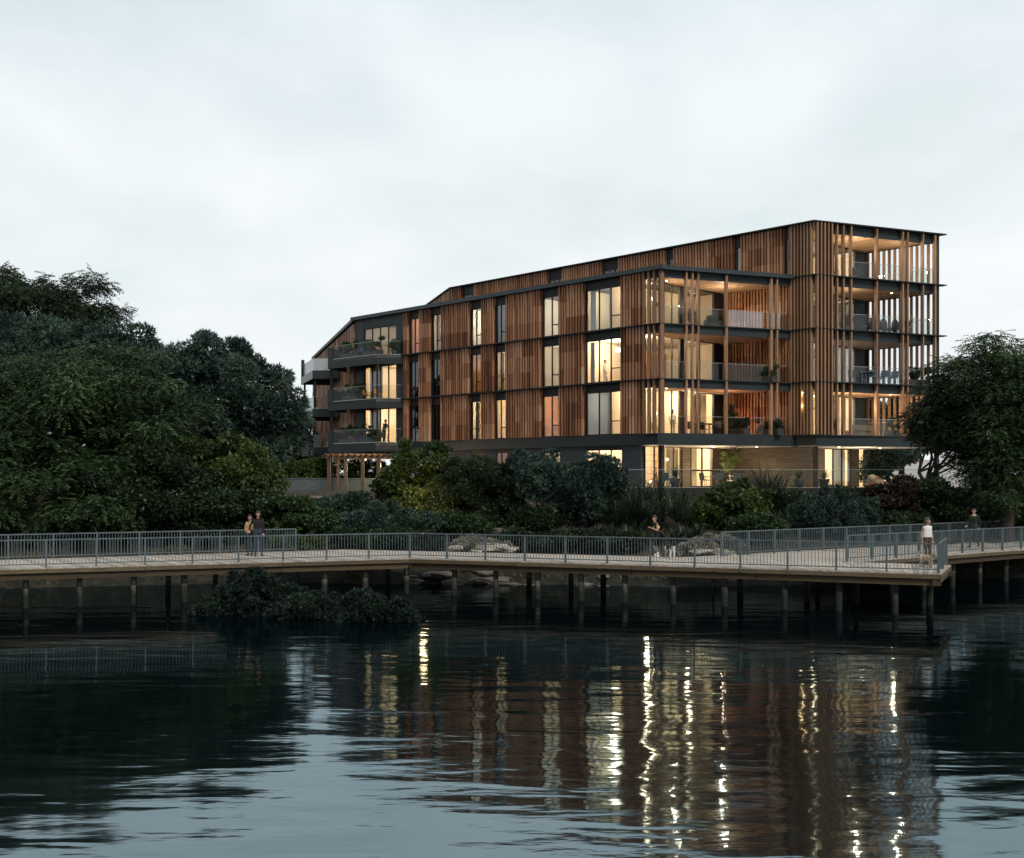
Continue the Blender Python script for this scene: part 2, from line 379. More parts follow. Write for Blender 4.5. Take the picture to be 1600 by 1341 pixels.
# ------------------------------------------------------------------ terrain and water
SH = [(-400, 40), (-40, 46), (-20, 49.5), (-10, 52), (-4, 51.2), (2, 51), (7, 49.8), (12, 50.8), (18, 53.0), (23, 54.5), (40, 62), (400, 70)]
def shore(x):
    for (a, ya), (b, yb) in zip(SH, SH[1:]):
        if a <= x <= b: return ya + (yb - ya) * (x - a) / (b - a)
    return 60
def ground(x, y):
    d = y - shore(x)
    if d < 0: h = max(-2.5, .5 * d)
    elif d < 1.5: h = d / 1.5 * 1.15
    elif d < 12: h = 1.15 + (d - 1.5) / 10.5 * 1.9
    elif d < 18: h = 3.05 + (d - 12) / 6 * .75
    else: h = 3.8
    if d > -2 and d < 16: h += .14 * math.sin(x * 1.7 + y) * math.sin(y * 1.3 - x * .6) + .07 * math.sin(3.1 * x) * math.sin(2.7 * y)
    return h
xs = [-900, -400, -200, -100, -60] + [-45 + i * .75 for i in range(121)] + [50, 60, 100, 200, 400, 900]
ys = [38 + i * .6 for i in range(78)] + [86, 90, 100, 120, 160, 240, 400, 900]
vs = [(x, y, ground(x, y)) for y in ys for x in xs]
nx = len(xs)
fs = [(j * nx + i, j * nx + i + 1, (j + 1) * nx + i + 1, (j + 1) * nx + i) for j in range(len(ys) - 1) for i in range(nx - 1)]
m, nt, o = new_mat('bank_soil')
p = N(nt, 'ShaderNodeBsdfPrincipled'); nt.links.new(p.outputs[0], o.inputs[0]); p.inputs['Roughness'].default_value = .95
tc = N(nt, 'ShaderNodeTexCoord'); n1 = N(nt, 'ShaderNodeTexNoise'); n1.inputs['Scale'].default_value = 1.4; n1.inputs['Detail'].default_value = 9; n1.inputs['Roughness'].default_value = .7
nt.links.new(tc.outputs['Object'], n1.inputs['Vector'])
r = ramp(nt, [(.3, (.006, .007, .004)), (.5, (.018, .018, .011)), (.64, (.05, .043, .028)), (.78, (.13, .115, .085))]); nt.links.new(n1.outputs['Fac'], r.inputs[0])
nt.links.new(r.outputs[0], p.inputs['Base Color'])
b = N(nt, 'ShaderNodeBump'); b.inputs['Strength'].default_value = 1; b.inputs['Distance'].default_value = .12; nt.links.new(n1.outputs['Fac'], b.inputs['Height']); nt.links.new(b.outputs[0], p.inputs['Normal'])
g = MB(); g.add(vs, fs); struct(g.build('terrain', m, smooth=True))

m, nt, o = new_mat('river_water')
df_ = N(nt, 'ShaderNodeBsdfDiffuse'); df_.inputs[0].default_value = (.0012, .003, .004, 1)
gl_ = N(nt, 'ShaderNodeBsdfGlossy'); gl_.inputs['Color'].default_value = (.72, .92, 1.0, 1); gl_.inputs['Roughness'].default_value = .055
lw = N(nt, 'ShaderNodeLayerWeight'); lw.inputs['Blend'].default_value = .5
pw_ = N(nt, 'ShaderNodeMath', operation='POWER'); nt.links.new(lw.outputs['Facing'], pw_.inputs[0]); pw_.inputs[1].default_value = 1.3
fr = N(nt, 'ShaderNodeMath', operation='MULTIPLY_ADD'); nt.links.new(pw_.outputs[0], fr.inputs[0]); fr.inputs[1].default_value = .43; fr.inputs[2].default_value = .03
mw = N(nt, 'ShaderNodeMixShader'); nt.links.new(fr.outputs[0], mw.inputs[0]); nt.links.new(df_.outputs[0], mw.inputs[1]); nt.links.new(gl_.outputs[0], mw.inputs[2]); nt.links.new(mw.outputs[0], o.inputs[0])
g = N(nt, 'ShaderNodeNewGeometry')
def wave(scale, sx, sy, detail, rot):
    mp = N(nt, 'ShaderNodeMapping'); mp.inputs['Scale'].default_value = (sx, sy, 1); mp.inputs['Rotation'].default_value = (0, 0, rot)
    nt.links.new(g.outputs['Position'], mp.inputs[0])
    n = N(nt, 'ShaderNodeTexNoise'); n.inputs['Scale'].default_value = scale; n.inputs['Detail'].default_value = detail; n.inputs['Roughness'].default_value = .45
    n.inputs['Distortion'].default_value = .4
    nt.links.new(mp.outputs[0], n.inputs['Vector']); return n
w1, w2, w3 = wave(.62, .52, 1.4, 2, .24), wave(2.4, .5, 1.5, 3, -.12), wave(.06, 1, 1, 2, 0)
amp = N(nt, 'ShaderNodeMapRange'); nt.links.new(w3.outputs['Fac'], amp.inputs['Value']); amp.inputs['From Min'].default_value = .35; amp.inputs['From Max'].default_value = .65
amp.inputs['To Min'].default_value = .45; amp.inputs['To Max'].default_value = 1.2
a1 = N(nt, 'ShaderNodeMath', operation='MULTIPLY_ADD'); nt.links.new(w2.outputs['Fac'], a1.inputs[0]); a1.inputs[1].default_value = .17; nt.links.new(w1.outputs['Fac'], a1.inputs[2])
a2 = N(nt, 'ShaderNodeMath', operation='MULTIPLY'); nt.links.new(a1.outputs[0], a2.inputs[0]); nt.links.new(amp.outputs[0], a2.inputs[1])
b = N(nt, 'ShaderNodeBump'); b.inputs['Strength'].default_value = 1; b.inputs['Distance'].default_value = .034
nt.links.new(a2.outputs[0], b.inputs['Height'])
for q_ in (gl_, lw, df_): nt.links.new(b.outputs[0], q_.inputs['Normal'])
g_ = MB(); g_.add([(-900, -400, 0), (900, -400, 0), (900, 75, 0), (-900, 75, 0)], [(0, 1, 2, 3)]); struct(g_.build('water', m))

# ------------------------------------------------------------------ apartment building
BLD = empty('apartment_building', B(8, 6, LG), 'five storey timber clad apartment building with dark balconies and lit windows', 'building')
def lamp(name, loc, power, col=(1, .78, .48), r=.28):
    l = bpy.data.lights.new(name, 'POINT'); l.energy = power * 4.0; l.color = col; l.shadow_soft_size = r
    o = bpy.data.objects.new(name, l); COL.objects.link(o); o.location = loc
    return o
WARM, SOFT, COOL, GOLD = (1, .73, .45), (1, .84, .60), (.92, .95, 1), (1, .66, .32)
def battens(mb, a, b, n0, z0, z1, pitch=.25, seg=3, rng=random):
    """profiled timber boards along a->b standing out from offset n0, tiled in rows of different tone"""
    a, b = Vector(a), Vector(b); L = (b - a).length; d = (b - a) / L
    pitch = max(pitch, .23); k = max(1, round(L / pitch)); p = L / k
    tones = [[0] * seg for _ in range(k)]
    for r in range(seg):                      # runs of neighbouring boards share a batch
        i = 0; off_ = rng.uniform(-.03, .03)
        while i < k:
            run = rng.randint(2, 6); t = rng.choice((.25, .4, .5, .6, .72))
            for j in range(i, min(k, i + run)): tones[j][r] = t
            i += run
    cuts = [z0 + (z1 - z0) * i / seg for i in range(seg + 1)]
    rows = [(c0 + (.012 if i else 0), c1) for i, (c0, c1) in enumerate(zip(cuts, cuts[1:]))]
    for i in range(k):
        base = rng.uniform(-.18, .18)
        wd = rng.choice((.46, .52, .56)); dep = rng.choice((.15, .17, .19))
        for r, (r0, r1) in enumerate(rows):
            t = min(1, max(0, tones[i][r] + base + rng.uniform(-.12, .12)))
            s0 = a + d * (i * p); s1 = a + d * (i * p + p * wd); s2 = a + d * ((i + 1) * p - .004)
            mb.seg(s0, s1, n0, n0 + dep, r0, r1, t)
            mb.seg(s1, s2, n0, n0 + .02, r0, r1, max(0, t - .12))
def window(parent, a, b, n0, z0, z1, mull=(), trans=(), glass='glass', name='window', depth=.08, fw=.05):
    """frame + pane on the line a->b; mull: fractions, trans: (frac0, frac1, height fraction)"""
    a, b = Vector(a), Vector(b); L = (b - a).length; d = (b - a) / L
    f = MB(); P = lambda s: a + d * (s * L)
    e = fw / L
    f.seg(P(0), P(e), n0, n0 + depth, z0, z1); f.seg(P(1 - e), P(1), n0, n0 + depth, z0, z1)
    f.seg(P(e), P(1 - e), n0, n0 + depth - .003, z1 - fw, z1); f.seg(P(e), P(1 - e), n0, n0 + depth - .003, z0, z0 + fw)
    for m_ in mull: f.seg(P(m_ - e * .7), P(m_ + e * .7), n0 + .002, n0 + depth - .006, z0 + fw, z1 - fw)
    for (t0, t1, h) in trans:
        zc = z0 + (z1 - z0) * h; f.seg(P(t0 + e * .7), P(t1 - e), n0 + .004, n0 + depth - .009, zc - fw * .6, zc + fw * .6)
    fo = f.build(name, M['black'], parent)
    g = MB(); g.seg(P(e * .5), P(1 - e * .5), n0 + .03, n0 + .042, z0 + fw * .5, z1 - fw * .5)
    g.build('pane', M[glass], fo)
    return fo
def curtain(a, b, z0, z1, mat='curtain'):
    a, b = Vector(a), Vector(b); L = (b - a).length; d = (b - a) / L; n = Vector((d.y, -d.x)); k = max(8, int(L / .05)); vs, fs = [], []
    for i in range(k + 1):
        p = a + d * (L * i / k) + n * (.035 * math.sin(i * 1.9) + .012 * math.sin(i * .7))
        vs += [(p.x, p.y, z0), (p.x, p.y, z1)]
    fs = [(2 * i, 2 * i + 2, 2 * i + 3, 2 * i + 1) for i in range(k)]
    return MB().add(vs, fs).build('curtain', M[mat], BLD, True)

UE = 30.0                                     # far end of the long facade
GL = 1.5                                      # balcony glazing of the lower block
V1 = 8.43                                     # plane of the set back block
CT = (-4.94, V1)                              # near corner of the set back block
C2 = (-8.24, 17.46)                           # its far right corner
GP = -3.15                                    # its balcony glazing
TW = -3.43                                    # where the lower balcony meets the tower
WDIR = Vector((.886, .466)).normalized()      # far wing turns away (building axes)
def Wp(t, off=0.):                            # along the far wing wall
    n = Vector((WDIR.y, -WDIR.x)); return B(UE + WDIR.x * t + n.x * off, WDIR.y * t + n.y * off)
# slabs ---------------------------------------------------------------
def plan(inset=0.):
    return [B(GL, .12), B(UE, .12), Wp(30, -.2), B(UE + 24, 20), B(GP, 17.3), B(GP, V1 + .1), B(GL, V1 + .1)]
for z in (LG, L1, L2, L3):
    MB().prism(plan(), z - .30, z - .004).build('floor_slab', M['white'], BLD)
MB().prism([B(GP, 17.3), B(GP, V1 + .1), B(28.5, V1 + .1), B(28.5, 17.3)], L4 - .28, L4 - .01).build('floor_slab', M['white'], BLD)
MB().prism([B(GL, .12), B(UE, .12), Wp(30, -.2), B(UE + 24, 20), B(28.5, 20), B(28.5, V1 - .1), B(GL, V1 - .1)], L4 - .3, L4).build('lower_roof', M['roofing'], BLD)
MB().prism([B(GP + .2, 17.2), B(GP + .2, V1 + .2), B(28.4, V1 + .2), B(28.4, 17.2)], ROOF - .32, ROOF - .06).build('upper_roof', M['roofing'], BLD)
# long facade ---------------------------------------------------------
WPX = [(640.6, 657), (675, 691), (736, 754), (774.5, 792.5), (848, 875.5), (915, 972)]
WU = [(u_at(b), u_at(a)) for a, b in WPX]     # (near u, far u)
U24 = u_at(632.5)
UC = u_at(1005)
edges = [U24] + [x for ab in [(w[1], w[0]) for w in WU] for x in ab] + [UC]
FL = [(L1, L2), (L2, L3), (L3, PAR - .25)]
rng = random.Random(3)
for fi, (z0, z1) in enumerate(FL):
    top = z1 - (.0 if fi == 2 else .03)
    for i in range(0, len(edges), 2):
        ua, ub = edges[i], edges[i + 1]
        if i == 0: ua -= .02
        mb = MB(); battens(mb, B(ua, 0), B(ub, 0), .0, z0 + .06, top - .03, .2, 3, rng)
        mb.uv(ub, ua, .003, .12, z0 + .03, top - .02, .12)
        mb.build('timber_panel', M['timber'], BLD)
    for k, (u0, u1) in enumerate(WU):
        sp_ = .52 if fi < 2 else .40
        head = z1 - sp_ - (.0 if fi < 2 else .12)
        MB().uv(u0 + .02, u1 - .02, .05, .2, head, top - .02).build('spandrel', M['black'], BLD)
        a, b = B(u1 - .03, .12), B(u0 + .03, .12)
        if k == 5: window(BLD, a, b, .0, z0 + .06, head, (.36, .69), ((.69, 1, .31),))
        elif k == 4: window(BLD, a, b, .0, z0 + .06, head, (.5,), ((.5, 1, .28),))
        else: window(BLD, a, b, .0, z0 + .06, head, (.42,), ((.42, 1, .28),))
        MB().uv(u0 + .005, u0 + .03, -.06, .14, z0 + .06, head, .3).uv(u1 - .03, u1 - .005, -.06, .14, z0 + .06, head, .3).build('reveal', M['black'], BLD)
    # thin black ledge under each storey
    if fi > 0: MB().uv(.42, U24 + .1, -.28, .1, z0 - .04, z0 + .03).build('ledge', M['black'], BLD)
MB().uv(1.45, U24, -.10, .12, L1 - .62, L1 + .05).build('base_beam', M['metal'], BLD)
MB().uv(-.35, UE + .3, -.34, .1, PAR - .25, PAR).build('roof_fascia', M['fascia'], BLD)
MB().uv(-.2, UE, .1, .3, L4 + .001, PAR - .05).build('parapet', M['metal'], BLD)
# ground storey of the long facade: dark brick with windows
gz = L1 - .62
openings = [(WU[2], .0), (WU[3], .0), (WU[4], .0), (WU[5], .0)]
cur = U24 + .2
for (u0, u1) in [WU[0], WU[1]] + [x[0] for x in openings]:
    MB().uv(u1, cur, 0, .25, LG - .6, gz).build('brick_wall', M['brick'], BLD)
    MB().uv(u0, u1, .01, .24, gz - .22, gz - .002).build('lintel', M['black'], BLD)
    window(BLD, B(u1 - .002, .12), B(u0 + .002, .12), 0, LG + .05, gz - .22, (.36, .69) if u1 - u0 > 2.2 else (.46,), name='window')
    MB().uv(u0, u1, 0, .25, LG - .6, LG + .05).build('sill', M['black'], BLD)
    cur = u0
MB().uv(GL, cur, 0, .25, LG - .6, gz).build('brick_wall', M['brick'], BLD)
# far end of the long facade: dark panels, wide glazing (behind the near balconies)
ua, ub = u_at(619), u_at(568.5)
for fi, (z0, z1) in enumerate(FL):
    hd = z1 - (.55 if fi < 2 else .75)
    MB().uv(U24 + .02, ua, -.01, .2, z0 - .3, z1).uv(ub, UE, -.01, .2, z0 - .3, z1).uv(ua, ub, 0, .19, hd, z1).uv(ua, ub, 0, .19, z0 - .3, z0 + .03).build('dark_panel', M['metal'], BLD)
    window(BLD, B(ub, .12), B(ua, .12), 0, z0 + .03, hd, (.25, .5, .75), fw=.06)
MB().uv(U24 + .02, UE, -.01, .3, L1 - .8, L1 - .31).build('base_beam', M['metal'], BLD)
# far wing
for fi, (z0, z1) in enumerate(FL):
    mb = MB(); battens(mb, Wp(30), Wp(.05), .0, z0 - .2, z1 - .22, .28, 3, rng)
    mb.seg(Wp(30), Wp(.05), -.2, -.003, z0 - .2, z1 - .22, .12)
    mb.build('timber_panel', M['timber'], BLD)
MB().seg(Wp(30.4), Wp(-.2), -.3, .25, PAR - .25, PAR).build('roof_fascia', M['black'], BLD)
MB().seg(Wp(30), Wp(.05), -.3, .1, L1 - .8, L1 - .22).build('base_beam', M['metal'], BLD)

# lower corner balconies ----------------------------------------------
E0, E1 = Vector((0, 0)), Vector((TW, V1))
def ev(t, off=0.):                             # along the oblique lower edge; off = outwards
    d = (E1 - E0).normalized(); n = Vector((-d.y, d.x)) * -1
    n = Vector((-d.y, d.x))
    q = E0 + (E1 - E0) * t + n * off
    return B(q.x, q.y)
F0, F1 = Vector(CT), Vector(C2)
def pv(t, off=0.):
    d = (F1 - F0).normalized(); n = Vector((-d.y, d.x))
    q = F0 + (F1 - F0) * t + n * off
    return B(q.x, q.y)
def t_of(fn, px):                              # parameter where the sight line through px meets the edge
    a, b = Vector(fn(0)), Vector(fn(1)); k = (px - HX) / F
    return (a.x - k * a.y) / ((a.x - b.x) - k * (a.y - b.y))
def line_on(fn, t0, t1, o0, o1, z0, z1, mb=None, tone=.5):
    mb = mb or MB(); mb.prism([fn(t0, o0), fn(t1, o0), fn(t1, o1), fn(t0, o1)], z0, z1, tone); return mb
def soffit(poly, z, pitch=.14):
    """timber boarded ceiling: one slab, boards shown by narrow strips"""
    P_ = [Vector(p) for p in poly]
    mb = MB(); mb.prism(poly, z + .012, z + .06, .4)
    us = [((p - C0).dot(Ud), (p - C0).dot(Vd)) for p in P_]
    v0, v1 = min(q[1] for q in us), max(q[1] for q in us)
    n = int((v1 - v0) / pitch)
    for i in range(n):
        va = v0 + i * pitch + .012; vb = va + pitch - .024; vm = (va + vb) / 2
        xs_ = []
        for (a, b) in zip(us, us[1:] + us[:1]):
            if (a[1] - vm) * (b[1] - vm) < 0: xs_.append(a[0] + (b[0] - a[0]) * (vm - a[1]) / (b[1] - a[1]))
        if len(xs_) >= 2: mb.uv(min(xs_) + .02, max(xs_) - .02, va, vb, z, z + .02, rng.random())
    return mb.build('timber_soffit', M['soffit'], BLD)
LOW = [ev(0), ev(1), B(GL, V1), B(GL, 0)]
TOP = [pv(0), pv(1), B(GP, C2[1]), B(GP, V1)]
for z in (L1, L2, L3, L4):
    MB().prism([ev(0, -.16), ev(1, -.16), B(GL, V1), B(GL, .0), B(.3, .13)], z - .34, z - .02).build('balcony_slab', M['concrete'], BLD)
    soffit([ev(.01, -.2), ev(.99, -.2), B(GL, V1 - .02), B(GL, .16), B(.3, .16)], z - .42)
    mb = line_on(ev, -.01, 1.0, -.16, -.06, z - .50, z - .03)
    if z != L4: line_on(ev, -.03, 1.0, -.16, .14, z - .03, z + .03, mb)
    mb.uv(.02, GL - .06, -.0, .12, z - .50, z - .03)
    if z != L4: mb.uv(-.1, GL - .06, -.28, .1, z - .03, z + .03)
    mb.build('edge_beam', M['metal'], BLD)
MB().prism([ev(-.03, .30), ev(1.0, .30), ev(1.0, -.2), ev(-.0, -.2)], PAR - .25, PAR - .012).build('roof_fascia', M['fascia'], BLD)
mb = MB()
mb.prism([ev(-.035, .2), ev(1, .2), ev(1, -.3), B(GL, -.12), B(-.12, -.12)], L1 - .62, L1 + .04)
mb.build('base_beam', M['metal'], BLD)
MB().prism([B(GL + .02, -.03), ev(-.02, .12), ev(1.0, .12), B(GL + .02, V1)], L1 - .66, L1 - .622).build('ceiling_lining', M['white'], BLD)
# black columns at the corner
for fi, (z0, z1) in enumerate([(LG, L1 - .67)] + [(L1, L2 - .5), (L2, L3 - .5), (L3, L4 - .5)]):
    MB().uv(.14, .40, .22, .48, z0, z1).build('column', M['black'], BLD)
# free standing timber slats in front of the lower balconies and round its corner
def slat(x, y, z0, z1, wd=.14, dp=.22, ax=None):
    ax = ax or Ud; px_ = Vector((ax.y, -ax.x)); c = Vector((x, y)); mb = MB(); t = rng.random()
    def ring(a, b, t_): mb.prism([c + ax * (wd / 2) + px_ * (dp / 2), c - ax * (wd / 2) + px_ * (dp / 2), c - ax * (wd / 2) - px_ * (dp / 2), c + ax * (wd / 2) - px_ * (dp / 2)], a, b, t_)
    zs = [z0] + [z for z in (L2, L3, L4) if z0 < z - .2 and z < z1 - .3] + [z1]
    for a, b in zip(zs, zs[1:]): ring(a + (.035 if a != z0 else 0), b - (.035 if b != z1 else 0), t)
    return mb.build('timber_slat', M['slat'], BLD)
dE = (Vector(ev(1)) - Vector(ev(0))).normalized()
for px, wd in ((1071, .13), (1080.5, .13), (1089.5, .13), (1133.5, .2), (1203.5, .2), (1212.5, .14)):
    x, y = ev(t_of(ev, px), .05); slat(x, y, L1 + .04, PAR - .26, wd * .75, .22, dE)
x, y = ev(.0, .02); slat(x, y, L1 + .04, PAR - .26, .24, .24, dE)
for px in (1008, 1016, 1024.5):
    x, y = B(u_at(px), -.1); slat(x, y, L1 + .04, PAR - .26, .13, .2, Ud)
# glass balustrades
def balustrade(a, b, z, h=1.05, parent=BLD, gl='balglass'):
    g = MB(); a, b = Vector(a), Vector(b); L = (b - a).length; n = max(1, round(L / 1.5))
    f = MB()
    for i in range(n):
        p, q = a.lerp(b, i / n), a.lerp(b, (i + 1) / n); d = (q - p).normalized()
        g.seg(p + d * .008, q - d * .008, 0, .015, z + .03, z + h)
    o = g.build('glass_balustrade', M[gl], parent)
    f.seg(a, b, -.008, .023, z + h + .001, z + h + .022); f.seg(a, b, -.02, .035, z - .02, z + .028)
    f.build('balustrade_rail', M['railcap'], o)
for z in (L1, L2, L3):
    balustrade(ev(.0, -.26), ev(.5, -.26), z); balustrade(ev(.502, -.26), ev(.97, -.26), z, 1.05, BLD, 'mirrorglass' if z == L3 else 'balglass'); balustrade(B(GL, .2), B(.28, .2), z)
# glazing behind the lower balconies and the timber side wall
for z0, z1 in FL:
    hd = L4 - .44 if z0 == L3 else z1 - .44
    window(BLD, B(GL, .18), B(GL, 3.6), 0, z0, hd, (.25, .5, .76), fw=.05)
    window(BLD, B(GL, 4.0), B(GL, 7.0), 0, z0, hd, (.5,), fw=.07)
    for q0, q1 in ((3.6, 4.0), (7.0, V1)): MB().uv(GL - .06, GL + .12, q0, q1, z0, hd).build('dark_panel', M['black'], BLD)
    mb = MB(); battens(mb, B(GL - .06, V1 - .02), B(TW + .02, V1 - .02), 0.0, z0, hd, .16, 3, rng)
    mb.uv(TW + .02, GL - .06, V1 - .017, V1 + .1, z0, hd, .15); mb.build('timber_panel', M['timber'], BLD)
# ground storey corner: glazing, brick side wall
window(BLD, B(GL, .25), B(GL, 3.8), 0, LG, L1 - .67, (.25, .5, .76))
window(BLD, B(GL, 4.6), B(GL, 6.9), 0, LG, L1 - .67, (.5,), ((.0, 1, .42),), fw=.07)
MB().uv(GL - .05, GL + .2, 3.8, 4.6, LG, L1 - .67).uv(GL - .05, GL + .2, 6.9, V1, LG, L1 - .67).build('brick_pier', M['brick_in'], BLD)
MB().uv(-4.6, GL - .05, V1 - .05, V1 + .2, LG, L1 - .67).build('brick_wall', M['brick_in'], BLD)

# set back block: tower of fins, upper facade --------------------------
mb = MB(); battens(mb, B(28.5, V1), B(TW, V1), 0, PAR - .2, ROOF - .12, .2, 3, rng)
wins = []
for a, b in ((723.5, 742.6), (858, 880), (943, 968), (1042, 1054), (1148, 1159), (1226, 1234.5)):
    wins.append((u_at(b, V1), u_at(a, V1)))
uc = 28.5
for (u0, u1) in wins + [(TW, TW)]:
    mb = MB()
    if uc - u1 > .1:
        battens(mb, B(uc, V1), B(u1, V1), 0, L4 + .02, ROOF - .1, .2, 3, rng); mb.uv(u1, uc, V1 + .003, V1 + .12, L4 + .02, ROOF - .1, .12)
        mb.build('timber_panel', M['timber'], BLD)
    if u1 > u0:
        MB().uv(u0 + .01, u1 - .01, V1 + .04, V1 + .2, ROOF - .75, ROOF - .1).build('spandrel', M['black'], BLD)
        window(BLD, B(u1, V1 + .1), B(u0, V1 + .1), 0, L4 + .1, ROOF - .75, (.28,) if u1 - u0 < 1.3 else (.36, .69))
    uc = u0
# roof plate of the set back block and its sloping far end
MB().prism([pv(-.03, .28), pv(1.035, .28), B(GP, C2[1] + .3), B(28.6, C2[1] + .3), B(28.6, V1 - .3)], ROOF - .06, ROOF + .02).build('roof_plate', M['black'], BLD)
def Wq(t, off=0.):
    n = Vector((WDIR.y, -WDIR.x)); return B(28.5 + WDIR.x * t + n.x * off, V1 + WDIR.y * t + n.y * off)
mb = MB(); battens(mb, Wq(12), Wq(0), 0, L4, ROOF - .1, .25, 3, rng); mb.seg(Wq(12), Wq(0), -.15, -.003, L4, ROOF - .1, .12); mb.build('timber_panel', M['timber'], BLD)
MB().seg(Wq(12.3), Wq(-.05), -6, .3, ROOF - .05, ROOF + .03).build('roof_plate', M['black'], BLD)
# tower walls (full height) with deep fins
for z0, z1 in ((L1, L2), (L2, L3), (L3, L4), (L4, ROOF - .1)):
    mb = MB(); mb.uv(CT[0] + .25, TW + .05, V1 + .02, V1 + .2, z0 + .03, z1 - .03, .22)
    mb.prism([pv(.02, -.05), pv(.115, -.05), pv(.115, -.25), pv(.02, -.25)], z0 + .03, z1 - .03, .22)
    mb.build('timber_panel', M['timber'], BLD)
    MB().prism([B(TW + .1, V1 - .3), B(CT[0] - .12, V1 - .3), pv(.13, .3), pv(.13, -.2), B(TW + .1, V1 + .05)], z0 - .03, z0 + .03).build('ledge', M['black'], BLD)
FINZ = (L1 + .04, ROOF - .07)
for i in range(7):
    u = TW + .02 - i * .225
    x, y = B(u, V1 - .13); slat(x, y, *FINZ, .09, .24, Ud)
dF = (Vector(pv(1)) - Vector(pv(0))).normalized()
for t in (0.0, .028, .056, .084, .112):
    x, y = pv(t, .13); slat(x, y, *FINZ, .10, .24, dF)
for px, wd in ((1305.6, .13), (1315.5, .15), (1327.5, .16), (1367.5, .18), (1408, .18), (1415.5, .2), (1439.6, .14), (1458.5, .2)):
    x, y = pv(t_of(pv, px), .08); slat(x, y, *FINZ, wd * .6, .24, dF)
MB().prism([pv(.985, -.02), pv(1.0, -.02), pv(1.0, -.35), pv(.985, -.35)], LG, ROOF - .07).build('column', M['metal'], BLD)
# slat screen on the far side
for i in range(13):
    u = C2[0] + .35 + i * .385
    x, y = B(u, C2[1] - .02); slat(x, y, L1 + .04, ROOF - .07, .17, .10, Ud)
for z in (L1, L2, L3, L4, ROOF):
    mb = MB()
    if z != ROOF:
        MB().prism([pv(.02, -.16), pv(1, -.16), B(GP, C2[1]), B(GP, V1 + .1)], z - .34, z - .02).build('balcony_slab', M['concrete'], BLD)
        mb.prism([pv(.115, .3), pv(1.035, .3), pv(1.035, -.16), pv(.115, -.16)], z - .03, z + .03)
    deep = .62 if z == ROOF else .56
    line_on(pv, .115, 1.0, -.16, -.06, z - deep, z - .065 if z == ROOF else z - .03, mb)
    mb.uv(C2[0] + .2, GP, C2[1] - .2, C2[1] - .1, z - .52, z - .07)
    mb.build('edge_beam', M['metal'], BLD)
    if z != L1: soffit([pv(.03, -.2), pv(.99, -.2), B(GP, C2[1] - .22), B(GP, V1 + .22)], z - .47)
MB().prism([pv(.0, .1), pv(1.035, .3), pv(1.035, -.3), B(GP, C2[1]), B(GP, V1), B(TW, V1 - .1)], L1 - .62, L1 - .035).build('base_beam', M['metal'], BLD)
MB().prism([pv(.0, .05), pv(1.03, .25), B(GP, C2[1]), B(GP, V1)], L1 - .66, L1 - .622).build('ceiling_lining', M['white'], BLD)
for z in (L1, L2, L3, L4): balustrade(pv(.125, -.26), pv(.98, -.26), z)
for z in (L1, L2, L3, L4): balustrade(B(C2[0] + .2, C2[1] - .35), B(GP - .1, C2[1] - .35), z)
for z0, z1 in ((L1, L2), (L2, L3), (L3, L4), (L4, ROOF)):
    hd = z1 - .48
    window(BLD, B(GP, V1 + .9), B(GP, 16.0), 0, z0, hd, (.2, .4, .6, .8), ((.2, .4, .66),), fw=.07)
    for q0, q1 in ((V1 + .1, V1 + .9), (16.0, C2[1])): MB().uv(GP - .05, GP + .15, q0, q1, z0, hd).build('dark_panel', M['metal'], BLD)
MB().prism([pv(.0, -.02), pv(.022, -.02), pv(.022, -.22), pv(.0, -.22)], LG, L1 - .62).build('column', M['black'], BLD)
hd = L1 - .67
window(BLD, B(GP, 9.0), B(GP, 10.6), 0, LG, hd, (.5,), fw=.07)
window(BLD, B(GP, 12.2), B(GP, 15.4), 0, LG, hd, (.33, .66), fw=.07)
for q0, q1 in ((V1, 9.0), (10.6, 12.2), (15.4, 16.4)): MB().uv(GP - .08, GP + .2, q0, q1, LG, hd).build('brick_pier', M['brick_in'], BLD)

# rooms -----------------------------------------------------------------
def room(u0, u1, v0, v1, z0, z1, wall='plaster', floor='wood_in', power=60, col=WARM, lamp_at=None):
    mb = MB()
    mb.uv(u0, u1, v1, v1 + .1, z0, z1); mb.uv(u0 - .05, u0 + .05, v0 + .15, v1, z0, z1); mb.uv(u1 - .05, u1 + .05, v0 + .15, v1, z0, z1)
    mb.build('room_wall', M[wall], BLD)
    MB().uv(u0 + .05, u1 - .05, v0 + .13, v1, z0 - .003, z0 + .012).build('room_floor', M[floor], BLD)
    if power:
        uu, vv = lamp_at or ((u0 + u1) / 2, (v0 * .4 + v1 * .6))
        lamp('room_lamp', B(uu, vv, z1 - .55), power, col)
cuts = [(0, 0)]
mid = [U24 - .2] + [(WU[i][0] + WU[i + 1][1]) / 2 for i in range(5)] + [WU[5][0] - .6]
